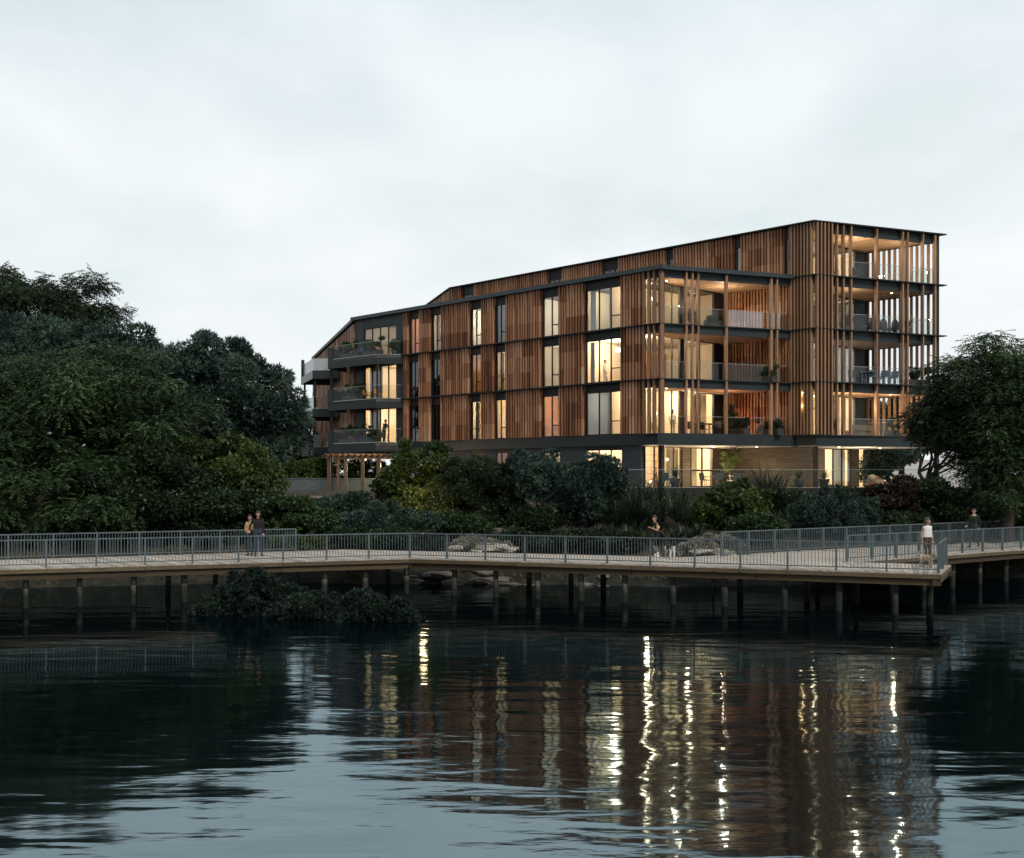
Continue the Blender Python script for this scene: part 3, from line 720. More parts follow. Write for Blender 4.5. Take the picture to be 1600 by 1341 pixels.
# rows: ground, first, second, third ; columns W1..W6
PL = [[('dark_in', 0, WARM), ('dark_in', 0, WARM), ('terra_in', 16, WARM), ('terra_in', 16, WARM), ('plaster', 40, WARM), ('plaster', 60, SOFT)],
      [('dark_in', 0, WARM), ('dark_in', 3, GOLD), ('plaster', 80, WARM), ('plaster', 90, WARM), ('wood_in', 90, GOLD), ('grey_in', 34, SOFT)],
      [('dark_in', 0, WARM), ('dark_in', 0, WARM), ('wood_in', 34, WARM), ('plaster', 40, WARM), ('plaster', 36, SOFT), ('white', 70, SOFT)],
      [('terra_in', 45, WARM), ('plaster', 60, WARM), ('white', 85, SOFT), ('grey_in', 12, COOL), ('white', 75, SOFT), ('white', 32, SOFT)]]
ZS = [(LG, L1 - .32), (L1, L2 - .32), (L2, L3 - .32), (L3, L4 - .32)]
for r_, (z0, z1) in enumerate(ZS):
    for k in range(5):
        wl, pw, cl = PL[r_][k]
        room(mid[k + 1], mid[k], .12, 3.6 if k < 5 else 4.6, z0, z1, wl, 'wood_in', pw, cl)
# open corner living rooms
for r_, (z0, z1) in enumerate(ZS):
    mb = MB(); mb.uv(mid[5] - .06, mid[5] + .06, .15, V1, z0, z1); mb.uv(GL + .1, mid[5] - .06, V1 - .1, V1 + .02, z0, z1)
    mb.build('room_wall', M['plaster'], BLD)
    MB().uv(GL + .05, mid[5] - .05, .13, V1 - .1, z0 - .003, z0 + .012).build('room_floor', M['wood_in'], BLD)
    lamp('room_lamp', B(GL + 1.3, 2.0, z1 - .5), (120, 75, 75, 55)[r_], WARM, .3)
    lamp('room_lamp', B(GL + 1.3, 6.2, z1 - .5), (120, 75, 5, 12)[r_], WARM, .3)
    lamp('room_lamp', B(5.6, 2.2, z1 - .6), (60, 7, 70, 26)[r_], (SOFT, COOL, SOFT, SOFT)[r_])
    if r_ in (1, 3):
        MB().uv(4.0, 4.12, .16, V1 - .12, z0 + .013, z1 - .001).uv(4.13, 4.16, .16, V1 - .12, z0 + .013, z1 - .001).build('room_wall', M['plaster'], BLD)  # divider added to keep the corner lamps from flooding the wide window
MB().uv(4.0, 4.1, 1.6, 5.4, L2 + .02, L2 + 2.1).build('wall_panel', M['terra_in'], BLD)
# far end rooms
for r_, (z0, z1) in enumerate(ZS[1:]):
    room(U24 + .1, UE - .1, .2, 3.8, z0, z1, 'plaster', 'wood_in', (110, 75, 20)[r_], WARM)
# set back block rooms
for r_, (z0, z1) in enumerate(ZS + [(L4, ROOF - .36)]):
    mb = MB(); mb.uv(1.2, 1.32, V1 + .2, C2[1], z0, z1); mb.uv(GP + .2, 1.2, V1 + .12, V1 + .2, z0, z1); mb.uv(GP + .2, 1.2, C2[1] - .1, C2[1], z0, z1)
    mb.build('room_wall', M[('plaster', 'plaster', 'white', 'grey_in', 'plaster')[r_]], BLD)
    lamp('room_lamp', B(-1, 11, z1 - .5), (150, 130, 60, 16, 170)[r_], (WARM, WARM, COOL, SOFT, WARM)[r_])
    lamp('room_lamp', B(-1, 15, z1 - .5), (60, 40, 5, 5, 40)[r_], WARM)
for (u0, u1) in wins[:5]:
    room(u0 - .5, u1 + .5, V1 + .12, V1 + 2.6, L4, ROOF - .36, 'grey_in', 'wood_in', 0)
# curtains seen through the glass
curtain(B(GL + .25, 2.6), B(GL + .25, 3.7), LG + .02, L1 - .7)
curtain(B(GL + .25, 4.7), B(GL + .25, 5.6), LG + .02, L1 - .7)
curtain(B(GL + .25, 5.0), B(GL + .25, 6.6), L1 + .02, L2 - .5)
curtain(B(GP + .25, 9.1), B(GP + .25, 10.5), LG + .02, L1 - .7)
curtain(B(GP + .25, 13.6), B(GP + .25, 15.2), LG + .02, L1 - .7)
curtain(B(GP + .25, 13.3), B(GP + .25, 14.5), L1 + .02, L2 - .5)
curtain(B(ub - .2, .45), B((ua + ub) / 2 + .2, .45), L2 + .04, L3 - .5)
curtain(B(ub - .2, .45), B((ua + ub) / 2 + .4, .45), L1 + .04, L2 - .5)
curtain(B(WU[1][1] - .05, .4), B(WU[1][1] - .4, .4), L3 + .06, L4 - .6); curtain(B(WU[2][1] - .05, .4), B(WU[2][1] - .45, .4), L1 + .06, L2 - .6)
curtain(B(WU[3][1] - .05, .4), B(WU[3][1] - .4, .4), L2 + .06, L3 - .6); curtain(B(WU[4][0] + .5, .4), B(WU[4][0] + .05, .4), L3 + .06, L4 - .6, 'white')
for k_, z_, h_ in ((4, L1, 2.3), (4, L1, .9), (3, L1, .95), (2, L1, .8), (2, LG, 1.9), (0, L3, 1.6), (4, L2, .75)):
    MB().uv(WU[k_][0] - .4, WU[k_][1] - .5, 1.9 if h_ < 1.5 else 3.0, 2.5 if h_ < 1.5 else 3.5, z_ + .013, z_ + h_).build('cabinet', M['wood_in'], BLD)
curtain(B(WU[5][1] - .1, .35), B(WU[5][1] - .55, .35), L3 + .06, L4 - .6, 'white')
curtain(B(WU[5][1] - .1, .35), B(WU[5][1] - .45, .35), L2 + .06, L3 - .6, 'white')
# ceiling downlights under the balconies, with their light
def downlight(u, v, z, power, col=WARM):
    c = B(u, v, z); MB().lathe(c, [(.06, .0), (.06, -.012), (.04, -.014)], 12).build('downlight', M['lamp'], BLD)
    if power:
        l = bpy.data.lights.new('balcony_lamp', 'SPOT'); l.energy = power * 2.0; l.color = col; l.spot_size = math.radians(140); l.spot_blend = .9; l.shadow_soft_size = .06
        o = bpy.data.objects.new('balcony_lamp', l); COL.objects.link(o); o.location = c - Vector((0, 0, .05))
downlight(.2, 6.6, L4 - .43, 130, GOLD); downlight(.9, 1.6, L4 - .43, 30)
downlight(.2, 6.6, L2 - .43, 110, (1, .5, .28)); downlight(.9, 1.6, L2 - .43, 25)
downlight(.0, 5.0, L1 - .665, 150); downlight(-1.6, 7.2, L1 - .665, 60); downlight(.8, 1.2, L1 - .665, 50)
downlight(-5.0, 11, L1 - .665, 130); downlight(-5.5, 15, L1 - .665, 110); downlight(-5.6, 12.2, L2 - .48, 140); downlight(-6, 15.4, L2 - .48, 90)
downlight(-5.2, 11.2, L4 - .48, 14); downlight(-6.2, 15.2, L4 - .48, 14); downlight(-4.15, V1 + .6 - .75, L2 - .6, 18, GOLD)
downlight(u_at(600), -.8, L1 - .31, 60)
for u, v, z, pw, cl in ((-.2, 5.6, L4 - 1.3, 22, SOFT), (.6, 2.0, L4 - 1.3, 10, SOFT), (-.2, 5.8, L2 - 1.3, 14, (1, .6, .4)), (-5.2, 12.5, ROOF - 1.5, 26, SOFT), (-6.4, 15.6, ROOF - 1.5, 12, SOFT),
                        (-5.2, 12.0, L4 - 1.4, 14, SOFT), (-5.2, 12.0, L2 - 1.4, 40, WARM), (-6.2, 15.4, L2 - 1.5, 22, WARM), (-.3, 4.5, L1 - 1.4, 24, WARM), (-5.4, 12.8, L1 - 1.4, 30, WARM), (-4.25, V1 - .02 - .2, L2 - 1.4, 5, GOLD)):
    lamp('balcony_fill', B(u, v, z), pw, cl, .06)  # unseen fill lights added to brighten the soffits and balcony walls

# near and far balcony stacks at the left end -------------------------------
BP = [(U24 + .05, -.05), (25.4, -1.55), (31.1, -1.85), (32.6, .9), (30.6, .35), (30.0, -.03)]
for z in (L1, L2, L3):
    poly = [B(*p) for p in BP]
    MB().prism(poly, z - .16, z).build('balcony_slab', M['concrete'], BLD)
    mb = MB()
    for i in range(3):
        a, b = Vector(poly[i]), Vector(poly[i + 1])
        mb.seg(a, b, 0, .08, z - .62, z + .06) if (b - a).length else None
    mb.build('balcony_fascia', M['metal'], BLD)
    MB().prism([Vector(B(*p)).lerp(Vector(B(29, -.5)), .03) for p in BP], z - .20, z - .165).build('ceiling_lining', M['white' if z != L1 else 'pergola'], BLD)
    a, b = Vector(B(31.1, -1.85)), Vector(B(30.5, -1.82)); mb = MB(); mb.seg(b, a, 0, .1, z + .06, z + .98)
    c_, d_ = Vector(B(31.1, -1.85)), Vector(B(32.6, .9)); mb.seg(c_, d_, .01, .1, z + .06, z + .98); mb.build('solid_upstand', M['metal'], BLD)
    balustrade(B(25.4, -1.55), B(30.4, -1.81), z + .06, .98, BLD, 'clearglass'); balustrade(B(U24 + .2, -.2), B(25.4, -1.5), z + .06, .98, BLD, 'clearglass')
for (u, v) in ((25.5, -1.35), (31.0, -1.6)):
    x, y = B(u, v); MB().xyz(x - .08, x + .08, y - .08, y + .08, LG - .3, L3 - .2).build('column', M['black'], BLD)
BQ = [(-14.4, 97.6), (-16.6, 97.9), (-18.7, 104.2), (-16.1, 104.6)]
for z in (L1, L2, L3):
    MB().prism(BQ, z - .16, z).build('balcony_slab', M['concrete'], BLD)
    mb = MB()
    for a, b in zip(BQ[:3], BQ[1:]): mb.seg(a, b, -.08, 0, z - .62, z + .06)
    mb.build('balcony_fascia', M['fascia'], BLD)
    balustrade(BQ[1], BQ[2], z + .06, 1.0, BLD, 'skyglass' if z != L1 else 'clearglass'); balustrade(BQ[0], BQ[1], z + .06, 1.0, BLD, 'skyglass' if z == L3 else 'balglass')
    MB().prism([(-18.55, 103.2), (-18.75, 104.1), (-18.5, 104.2), (-18.3, 103.3)], z + .06, z + 1.5).build('solid_upstand', M['metal'], BLD)
for x, y in ((-16.5, 98.1), (-18.4, 104.0)):
    MB().xyz(x - .08, x + .08, y - .08, y + .08, LG - .3, L3 - .2).build('column', M['black'], BLD)

# ------------------------------------------------------------------ terraces
t = empty('terrace', (18, 68, LG), 'dark walled ground terrace with glass balustrade in front of the lower corner', 'terrace')
MB().prism([(6.3, 66), (34, 66), (34, 84), (18, 84), B(GL - .2, V1), B(GL - .2, -.02), (7.3, 68.0), (6.3, 68.3)], LG - .35, LG - .01).build('paving', M['concrete'], t)
MB().seg((6.3, 66), (34, 66), 0, .25, 1.2, LG + .01).build('retaining_wall', M['darkwall'], t)
MB().seg((6.3, 69.0), (6.3, 66), 0, .25, 1.2, LG + .01).build('retaining_wall', M['darkwall'], t)
balustrade((6.3, 66.1), (24.6, 66.1), LG, 1.02, t, 'clearglass')
t = empty('terrace', (-13, 79.5, 3.8), 'brown boarded left terrace under the pergola, above the bank', 'terrace')
zt = 3.78
MB().xyz(-17.5, -8.4, 79, 84.5, zt - .2, zt).build('decking', M['pergola'], t)
MB().xyz(-17.5, -8.4, 78.85, 78.998, zt - .75, zt + .01).build('retaining_wall', M['darkwall'], t)
pg = empty('pergola', (-10.8, 80, zt), 'timber pergola with four square posts below the left balconies', 'pergola')
for px in (514, 540, 566.5, 592.5):
    x = (px - HX) / F * 79.6; mb = MB(); mb.xyz(x - .11, x + .11, 79.5, 79.72, zt, 6.02, rng.random()); mb.build('post', M['pergola'], pg)
for x, y in ((-8.35, 83.6), (-12.4, 83.6)):
    MB().xyz(x - .1, x + .1, y - .1, y + .1, zt, 6.02, .6).build('post', M['pergola'], pg)
MB().xyz(-12.9, -7.4, 79.48, 79.74, 6.02, 6.22, .3).build('beam', M['pergola'], pg)
MB().xyz(-12.9, -7.4, 83.48, 83.74, 6.02, 6.22, .3).build('beam', M['pergola'], pg)
mb = MB()
for i in range(14): x = -12.7 + i * .4; mb.xyz(x, x + .09, 79.2, 84.0, 6.222, 6.36, rng.random())
mb.build('rafters', M['pergola'], pg)
lamp('pergola_lamp', (-10.2, 80.9, 5.5), 40, GOLD, .15); lamp('pergola_lamp', (-8.75, 80.9, 5.5), 40, GOLD, .15)
MB().ball((-10.2, 81.6, 5.96), (.05, .05, .06)).build('lantern', M['lampsoft'], pg)
fc = empty('garden_fence', (-15.3, 82, zt), 'low grey boarded fence left of the pergola posts', 'fence')
mb = MB()
for i in range(36): x = -17.9 + i * .24; mb.xyz(x, x + .225, 84.6, 84.65, zt - .2, zt + .82, rng.random())
mb.build('boards', M['rail'], fc)
MB().xyz(-18, -9.2, 84.56, 84.7, zt + .82, zt + .9).build('capping', M['rail'], fc)
wl = MB(); wl.xyz(31.0, 37.5, 96, 96.3, 3.5, 6.2); tag(wl.build('garden_wall', M['white']), 'pale rendered wall glimpsed between the trunks of the right hand trees', 'wall')

# ------------------------------------------------------------------ boardwalk
bw = empty('boardwalk', (0, 45, DECK), 'weathered timber boardwalk on piles bending along the bank, with a pointed lookout', 'boardwalk')
FR = [Vector((-32, 34.95)), Vector((-4.07, 46.5)), Vector((8.6, 41.25)), Vector((14.2, 38.75)), Vector((16.0, 42.65)), Vector((12.7, 44.3)), Vector((22.95, 52.5)), Vector((42, 67.6))]
BK = [Vector((-34, 37.7)), Vector((-7.4, 52.2)), Vector((6.96, 47.0)), Vector((10.9, 48.9)), Vector((25.5, 61)), Vector((42, 74.7))]
mb = MB()
def planks(f0, f1, b0, b1):
    n = round(max((f1 - f0).length, (b1 - b0).length * .85) / .2)
    for i in range(n):
        a, c = (i + .04) / n, (i + .96) / n
        mb.prism([f0.lerp(f1, a), f0.lerp(f1, c), b0.lerp(b1, c), b0.lerp(b1, a)], DECK - .05, DECK + rng.uniform(-.004, .004), rng.random())
planks(FR[0], FR[1], BK[0], BK[1]); planks(FR[1], FR[2], BK[1], BK[2]); planks(FR[2], FR[3], BK[2], FR[4])
planks(Vector((12.7, 44.33)), FR[6], BK[2] + Vector((.02, .02)), BK[4]); planks(FR[6], FR[7], BK[4], BK[5])
mb.build('decking', M['deck'], bw)
def edge(a, b, deep=.20):
    a, b = Vector(a), Vector(b); L = (b - a).length; n = max(1, round(L / 5.4))
    for i in range(n):
        p, q = a.lerp(b, i / n), a.lerp(b, (i + 1) / n); d = (q - p).normalized()
        m_ = MB(); m_.seg(p, q - d * .015, -.07, -.002, DECK - .19, DECK - .055, rng.uniform(.45, 1)); m_.seg(p, q - d * .02, -.26, -.11, DECK - .22 - deep, DECK - .22, rng.uniform(0, .5))
        m_.build('edge_beam', M['beam'], bw)
for a, b in zip(FR[:4], FR[1:5]): edge(a, b)
edge(Vector((12.9, 44.5)), FR[6]); edge(FR[6], FR[7])
edge(BK[2], BK[1]); edge(BK[1], BK[0]); edge(BK[5], BK[4]); edge(BK[4], BK[3])
mb = MB(); mb.seg(FR[4], FR[5], -.1, 0, DECK - .4, DECK - .056, .4); mb.build('edge_beam', M['beam'], bw)
def pile(x, y):
    a = random.uniform(0, 6); dx, dy = .05 * math.cos(a), .05 * math.sin(a); r = rng.uniform(.095, .125)
    mb = MB(); t_ = rng.random()
    pts = [(x + dx * .6, y + dy * .6, -1.8), (x + dx * .3, y, .0), (x, y + dy * .2, .7), (x, y, DECK - .06)]
    mb.path([Vector(p) for p in pts], [r * 1.06, r * 1.03, r, r * .97], 10, t_); mb.build('pile', M['pile'], bw, True)
def front_at(px):
    k = (px - HX) / F
    for a, b in zip(FR[:3], FR[1:4]):
        den = (a.x - b.x) - k * (a.y - b.y); s_ = (a.x - k * a.y) / den
        if -.001 <= s_ <= 1.001: return a.lerp(b, s_), (b - a).normalized()
for px in (-45, 40, 125, 210, 290, 370, 440, 511, 575, 640, 703, 768, 834, 902, 971, 1047, 1128, 1222, 1308, 1397):
    r_ = front_at(px)
    if r_:
        p, d = r_; n = Vector((-d.y, d.x)); q = p + n * .42; pile(q.x, q.y)
        if px % 2 == 0: q = p + n * 3.4 + d * rng.uniform(-.3, .3); pile(q.x, q.y)
for s_ in (.2, .32, .44, .56, .68, .80, .92):
    p = Vector((12.7, 44.3)).lerp(FR[6] + Vector((4, 3.2)), s_); pile(p.x - .3, p.y + .35); pile(p.x - 2.6, p.y + 3.0)
pile(15.2, 42.6)

# ------------------------------------------------------------------ railings
def railing(pts, label, h=1.0, inset=.14, side=1, gap=1.66):
    r = empty('railing', (*pts[0], DECK), label, 'railing', 'blue grey railings along the boardwalk')
    P_ = [Vector(p) for p in pts]
    for j, (a, b) in enumerate(zip(P_, P_[1:])):
        L = (b - a).length; n = max(1, round(L / gap)); d = (b - a).normalized()
        MB().seg(a, b, -.03, .03, DECK + h - .045, DECK + h).build('top_rail', M['rail'], r)
        for i in range(n + (1 if j == len(P_) - 2 else 0)):
            p = a.lerp(b, i / n); m_ = MB(); m_.seg(p - d * .032, p + d * .032, -.045, .045, DECK - .12, DECK + h - .046); m_.build('post', M['rail'], r)
        for i in range(n):
            p, q = a.lerp(b, i / n), a.lerp(b, (i + 1) / n); m_ = MB(); k = 14
            m_.seg(p + d * .035, q - d * .035, -.02, .02, DECK + .1, DECK + .135)
            for s_ in range(1, k):
                c = p.lerp(q, s_ / k); m_.seg(c - d * .009, c + d * .009, -.009, .009, DECK + .136, DECK + h - .046)
            m_.build('infill_panel', M['rail'], r)
    return r
def off(a, b, k):
    d = (b - a).normalized(); n = Vector((-d.y, d.x)); return n * k
i1, i2 = off(FR[0], FR[1], .12), off(FR[1], FR[3], .12)
railing([FR[0] + i1, FR[1] + (i1 + i2) / 2, FR[3] + i2 + Vector((-.08, .05)), FR[4] + Vector((-.2, -.05))], 'long front railing along the water side of the boardwalk, ending at the lookout point')
ib = off(BK[0], BK[1], -.15)
railing([BK[0] + ib, Vector((-9.45, 49.75)) + ib + Vector((0, 1.1))], 'back railing at the left, behind the standing couple')
railing([Vector((8.5, 47.55)), Vector((25.4, 60.7))], 'bank side railing at the right, behind the man in dark clothes')
railing([Vector((12.75, 44.6)), FR[6] + Vector((-.08, .12)), FR[7] + Vector((-.08, .12))], 'railing from the lookout wedge along the water side of the right hand path')

# ------------------------------------------------------------------ vegetation
def unit(a): return a / np.maximum(np.linalg.norm(a, axis=-1, keepdims=True), 1e-9)
def blades(p, d, s, L, W, tone):
    """diamond leaf: base, side, tip, side"""
    m_ = p + d * (L * .45)[:, None]
    v = np.stack([p, m_ + s * (W / 2)[:, None], p + d * L[:, None], m_ - s * (W / 2)[:, None]], 1)
    return v.reshape(-1, 3), np.arange(len(p) * 4).reshape(-1, 4), tone
def crown(name, mat, ells, parent, kind='leaf', clumps=60, cr=.9, n=30000, ll=.2, lw=.09, seed=1, low=None, shell=.55):
    r = np.random.default_rng(seed)
    ells = [(np.array(c, float), np.array(q, float)) for c, q in ells]
    vol = np.array([np.prod(q) ** (2 / 3) for c, q in ells]); vol /= vol.sum()
    ei = r.choice(len(ells), clumps, p=vol)
    dirs = unit(r.normal(size=(clumps, 3))); rad = shell + (1.0 - shell) * r.random(clumps) ** .6
    cc = np.array([ells[i][0] for i in ei]) + dirs * rad[:, None] * np.array([ells[i][1] for i in ei])
    stray = r.random(clumps) < .22
    cc = np.where(stray[:, None], np.array([ells[i][0] for i in ei]) + dirs * r.uniform(.98, 1.22, clumps)[:, None] * np.array([ells[i][1] for i in ei]), cc)
    if low is not None: cc[:, 2] = np.maximum(cc[:, 2], low + .1)
    crs = cr * np.where(stray, r.uniform(.28, .55, clumps), r.uniform(.55, 1.25, clumps)); ctone = r.uniform(-.22, .22, clumps)
    ctr = np.array([ells[i][0] for i in ei])
    if kind == 'leaf':
        ci = r.choice(clumps, n, p=crs ** 2 / (crs ** 2).sum())
        o = unit(r.normal(size=(n, 3))); rr = r.random(n) ** .45
        p = cc[ci] + o * (rr * crs[ci])[:, None] * np.array([1.15, 1.15, .72])
        d = unit(o * .6 + r.normal(size=(n, 3)) * .7 + np.array([0, 0, -.15]))
        L = ll * r.uniform(.6, 1.35, n); W = lw * r.uniform(.7, 1.3, n); tone = .42 + ctone[ci] + r.normal(size=n) * .17
    elif kind == 'tuft':
        k = 9; t = n // k; ci = r.choice(clumps, t, p=crs ** 2 / (crs ** 2).sum())
        o = unit(unit(r.normal(size=(t, 3))) + .35 * unit(cc[ci] - ctr[ci]) + np.array([0, 0, .25])); rr = .55 + .45 * r.random(t) ** .6
        b = cc[ci] + o * (rr * crs[ci])[:, None]
        p = np.repeat(b, k, 0); oo = np.repeat(o, k, 0); cj = np.repeat(ci, k)
        d = unit(oo * .8 + r.normal(size=(t * k, 3)) * .55); L = ll * r.uniform(.7, 1.3, t * k); W = lw * r.uniform(.7, 1.3, t * k)
        tone = .4 + ctone[cj] + np.repeat(r.normal(size=t) * .14, k) + r.normal(size=t * k) * .1
    else:                                      # feather: drooping sprays with paired leaflets
        k = 12; t = n // k; ci = r.choice(clumps, t, p=crs ** 2 / (crs ** 2).sum())
        o = unit(r.normal(size=(t, 3)) * np.array([1, 1, .7])); b = cc[ci] + o * (r.random(t) ** .5 * crs[ci])[:, None] * np.array([1.2, 1.2, .7])
        ax = unit(o * np.array([1, 1, .35]) + r.normal(size=(t, 3)) * .25 + np.array([0, 0, -.22])); sd = unit(np.cross(ax, np.array([0, 0, 1.]) + r.normal(size=(t, 3)) * .2))
        j = np.arange(k); along = (j // 2) / (k / 2); sg = np.where(j % 2, 1., -1.)
        al = ll * 4.2
        p = (b[:, None] + ax[:, None] * (along * al)[None, :, None] - np.array([0, 0, 1.]) * (along ** 2 * al * .28)[None, :, None]).reshape(-1, 3)
        d = unit((ax[:, None] * .75 + sd[:, None] * sg[None, :, None] * .8 + np.array([0, 0, -.25])).reshape(-1, 3) + r.normal(size=(t * k, 3)) * .12)
        L = ll * r.uniform(.8, 1.2, t * k); W = lw * r.uniform(.8, 1.2, t * k)
        tone = .42 + np.repeat(ctone[ci] + r.normal(size=t) * .15, k) + r.normal(size=t * k) * .06
    s_ = unit(np.cross(d, r.normal(size=d.shape)))
    v, q, tn = blades(p, d, s_, L, W, tone)
    if low is not None: v[:, 2] = np.maximum(v[:, 2], low)
    return arrays(name, mat, v, q, tn, parent), cc
def limbs(base, cc, parent, r0=.28, fork=None, nl=9, seed=0, mat='bark', stems=1):
    rg = random.Random(seed); mb = MB(); base = Vector(base)
    for st in range(stems):
        top = Vector(fork) + (Vector((rg.uniform(-.6, .6), rg.uniform(-.4, .4), rg.uniform(-.3, .3))) if stems > 1 else Vector())
        b0 = base + (Vector((rg.uniform(-.5, .5), rg.uniform(-.3, .3), 0)) if stems > 1 else Vector())
        mid_ = b0.lerp(top, .5) + Vector((rg.uniform(-.25, .25), rg.uniform(-.25, .25), 0)) * (1 + r0 * 2)
        rr = r0 / math.sqrt(stems)
        mb.path([b0 - Vector((0, 0, .3)), b0.lerp(mid_, .4), mid_, top], [rr * 1.35, rr * 1.05, rr * .9, rr * .72], 9)
        for i in range(max(2, nl // stems)):
            e = Vector(cc[rg.randrange(len(cc))]); m1 = top.lerp(e, .35) + Vector((rg.uniform(-.3, .3), rg.uniform(-.3, .3), rg.uniform(-.1, .5)))
            m2_ = top.lerp(e, .7) + Vector((rg.uniform(-.3, .3), rg.uniform(-.3, .3), rg.uniform(0, .4)))
            mb.path([top, m1, m2_, e], [rr * .5, rr * .36, rr * .22, rr * .07], 6)
    return mb.build('trunk', M[mat], parent, True)
def E(cx, cy, rx, ry, Y, dy=0., depth=None):   # ellipsoid from its place in the view at distance Y
    c = at(cx, cy, Y + dy); k = (Y + dy) / F
    return (c, ((rx * k), depth or rx * k * .8, ry * k))
def tree(name, label, Y, ells, mat, kind, n, ll, lw, cr, clumps, seed, trunk=None, r0=.25, fork=None, stems=1, nl=9, cat='tree', group=None, shell=.55):
    els = [E(*e[:4], Y, *(e[4:] or ())) for e in ells]
    bx = trunk if trunk is not None else ells[0][0]
    X = (bx - HX) / F * Y; base = Vector((X, Y, ground(X, Y)))
    t_ = empty(name, base, label, cat, group)
    _, cc = crown('crown', M[mat], els, t_, kind, clumps, cr, n, ll, lw, seed, low=base.z, shell=shell)
    fk = at(*(fork or (ells[0][0], ells[0][1] + ells[0][3] * .5)), Y)
    if fk.z < base.z + .3: fk.z = base.z + .4
    limbs(base, cc, t_, r0, fk, nl, seed, stems=stems)
    return t_
GT, GS = 'trees along the left bank', 'shrubs on the planted bank'
# left bank
tree('tree', 'tall open crowned tree rising highest at the left', 70, [(50, 490, 105, 40), (158, 472, 34, 40), (-25, 480, 70, 60), (140, 438, 22, 20), (22, 436, 34, 24), (100, 462, 40, 30), (165, 500, 34, 26), (62, 450, 26, 22)], 'leaf_dark', 'feather', 90000, .15, .06, .82, 100, 11, trunk=58, r0=.3, fork=(55, 535), nl=16, shell=.3)
tree('tree', 'blue green rounded tree just below the tall crown at the left', 66, [(130, 590, 110, 72), (205, 550, 34, 36), (20, 570, 80, 60), (225, 610, 60, 55)], 'leaf_blue', 'tuft', 90000, .27, .07, 1.0, 130, 12, trunk=150, fork=(150, 660))
tree('tree', 'broad blue green tufted tree nearest the building on the left', 62, [(345, 625, 105, 86), (400, 650, 72, 72), (290, 600, 55, 55), (425, 700, 45, 40), (300, 690, 90, 60), (330, 565, 60, 28)], 'leaf_blue', 'tuft', 130000, .27, .065, .85, 210, 13, trunk=350, fork=(345, 720), r0=.35, nl=14)
tree('tree', 'large feathery green tree in the middle of the left bank', 57, [(90, 640, 175, 85), (230, 640, 100, 75), (-20, 690, 130, 90), (250, 720, 110, 70), (120, 580, 110, 45)], 'leaf_green', 'feather', 190000, .15, .07, 1.0, 230, 14, trunk=120, fork=(120, 740), r0=.4, nl=16)
tree('tree', 'drooping fine leaved tree overhanging the left end of the boardwalk', 53.5, [(55, 760, 105, 75), (-30, 740, 100, 90), (165, 775, 80, 55)], 'leaf_green', 'feather', 110000, .15, .065, .8, 140, 15, trunk=40, fork=(50, 800))
tree('tree', 'dark low tree filling the bank behind the left railing', 55, [(255, 770, 90, 62), (185, 800, 90, 45), (330, 800, 60, 42)], 'leaf_dark', 'leaf', 80000, .22, .12, .75, 140, 16, trunk=250, fork=(250, 810))
tree('tree', 'yellow green leafy tree above the standing couple', 57, [(355, 745, 62, 62), (330, 790, 70, 45), (395, 775, 40, 50), (300, 740, 45, 45)], 'leaf_yellow', 'leaf', 46000, .22, .13, .7, 100, 17, trunk=360, fork=(355, 800))
tree('tree', 'distant grey green tree between the left trees and the far balconies', 112, [(455, 690, 36, 38), (430, 700, 40, 36), (478, 705, 18, 22)], 'leaf_green', 'leaf', 26000, .34, .2, 1.2, 60, 18, trunk=450, fork=(450, 725))
tree('tree', 'dark conifer like tree far left of the building behind the hedge', 98, [(433, 735, 20, 24), (437, 720, 16, 16)], 'leaf_dark', 'leaf', 12000, .26, .12, .7, 40, 19, trunk=434, fork=(434, 748))
tree('tree', 'dark tall tree farthest back in the left group, mostly behind the blue green crowns', 84, [(130, 600, 110, 70), (210, 640, 60, 60), (60, 640, 80, 70)], 'leaf_dark', 'leaf', 40000, .34, .2, 1.3, 80, 48, trunk=140, fork=(140, 690))
hd_ = empty('hedge', (-15.5, 92, 3.8), 'clipped bright green hedge behind the pergola', 'hedge')
crown('foliage', M['leaf_lime'], [((-19 + i * 1.0, 92, 5.1), (1.0, .7, 1.2)) for i in range(15)], hd_, 'leaf', 220, .45, 52000, .17, .1, 20, low=3.8, shell=.4)
# shrubs on the bank
tree('shrub', 'rounded yellow green shrub in front of the pergola, tallest on the bank', 60, [(655, 745, 58, 48), (640, 790, 52, 40), (690, 770, 40, 48), (615, 760, 26, 30)], 'leaf_yellow', 'leaf', 46000, .2, .125, .55, 95, 21, trunk=655, fork=(655, 790), cat='shrub', group=GS, r0=.12)
tree('shrub', 'dense dark upright shrub between yellow green and blue green ones', 59, [(745, 785, 52, 66), (705, 795, 36, 52), (790, 790, 40, 60), (755, 745, 62, 26)], 'leaf_dark', 'leaf', 60000, .2, .05, .5, 120, 22, trunk=750, fork=(750, 800), cat='shrub', group=GS, r0=.12)
tree('shrub', 'big blue green tufted shrub with bare stems below the facade', 58.5, [(890, 752, 80, 42), (850, 775, 50, 42), (930, 768, 42, 42), (955, 745, 24, 22), (835, 735, 40, 26), (905, 790, 46, 26)], 'leaf_blue', 'tuft', 68000, .2, .045, .5, 140, 23, trunk=925, fork=(905, 800), cat='shrub', group=GS, r0=.16, stems=3, nl=12)
tree('shrub', 'bright leafy green shrub under the terrace wall beside the strap leaved plants', 58, [(1140, 795, 52, 36), (1165, 785, 36, 34), (1110, 810, 36, 24), (1100, 780, 24, 20)], 'leaf_yellow', 'leaf', 36000, .19, .12, .5, 80, 24, trunk=1145, fork=(1145, 815), cat='shrub', group=GS, r0=.1)
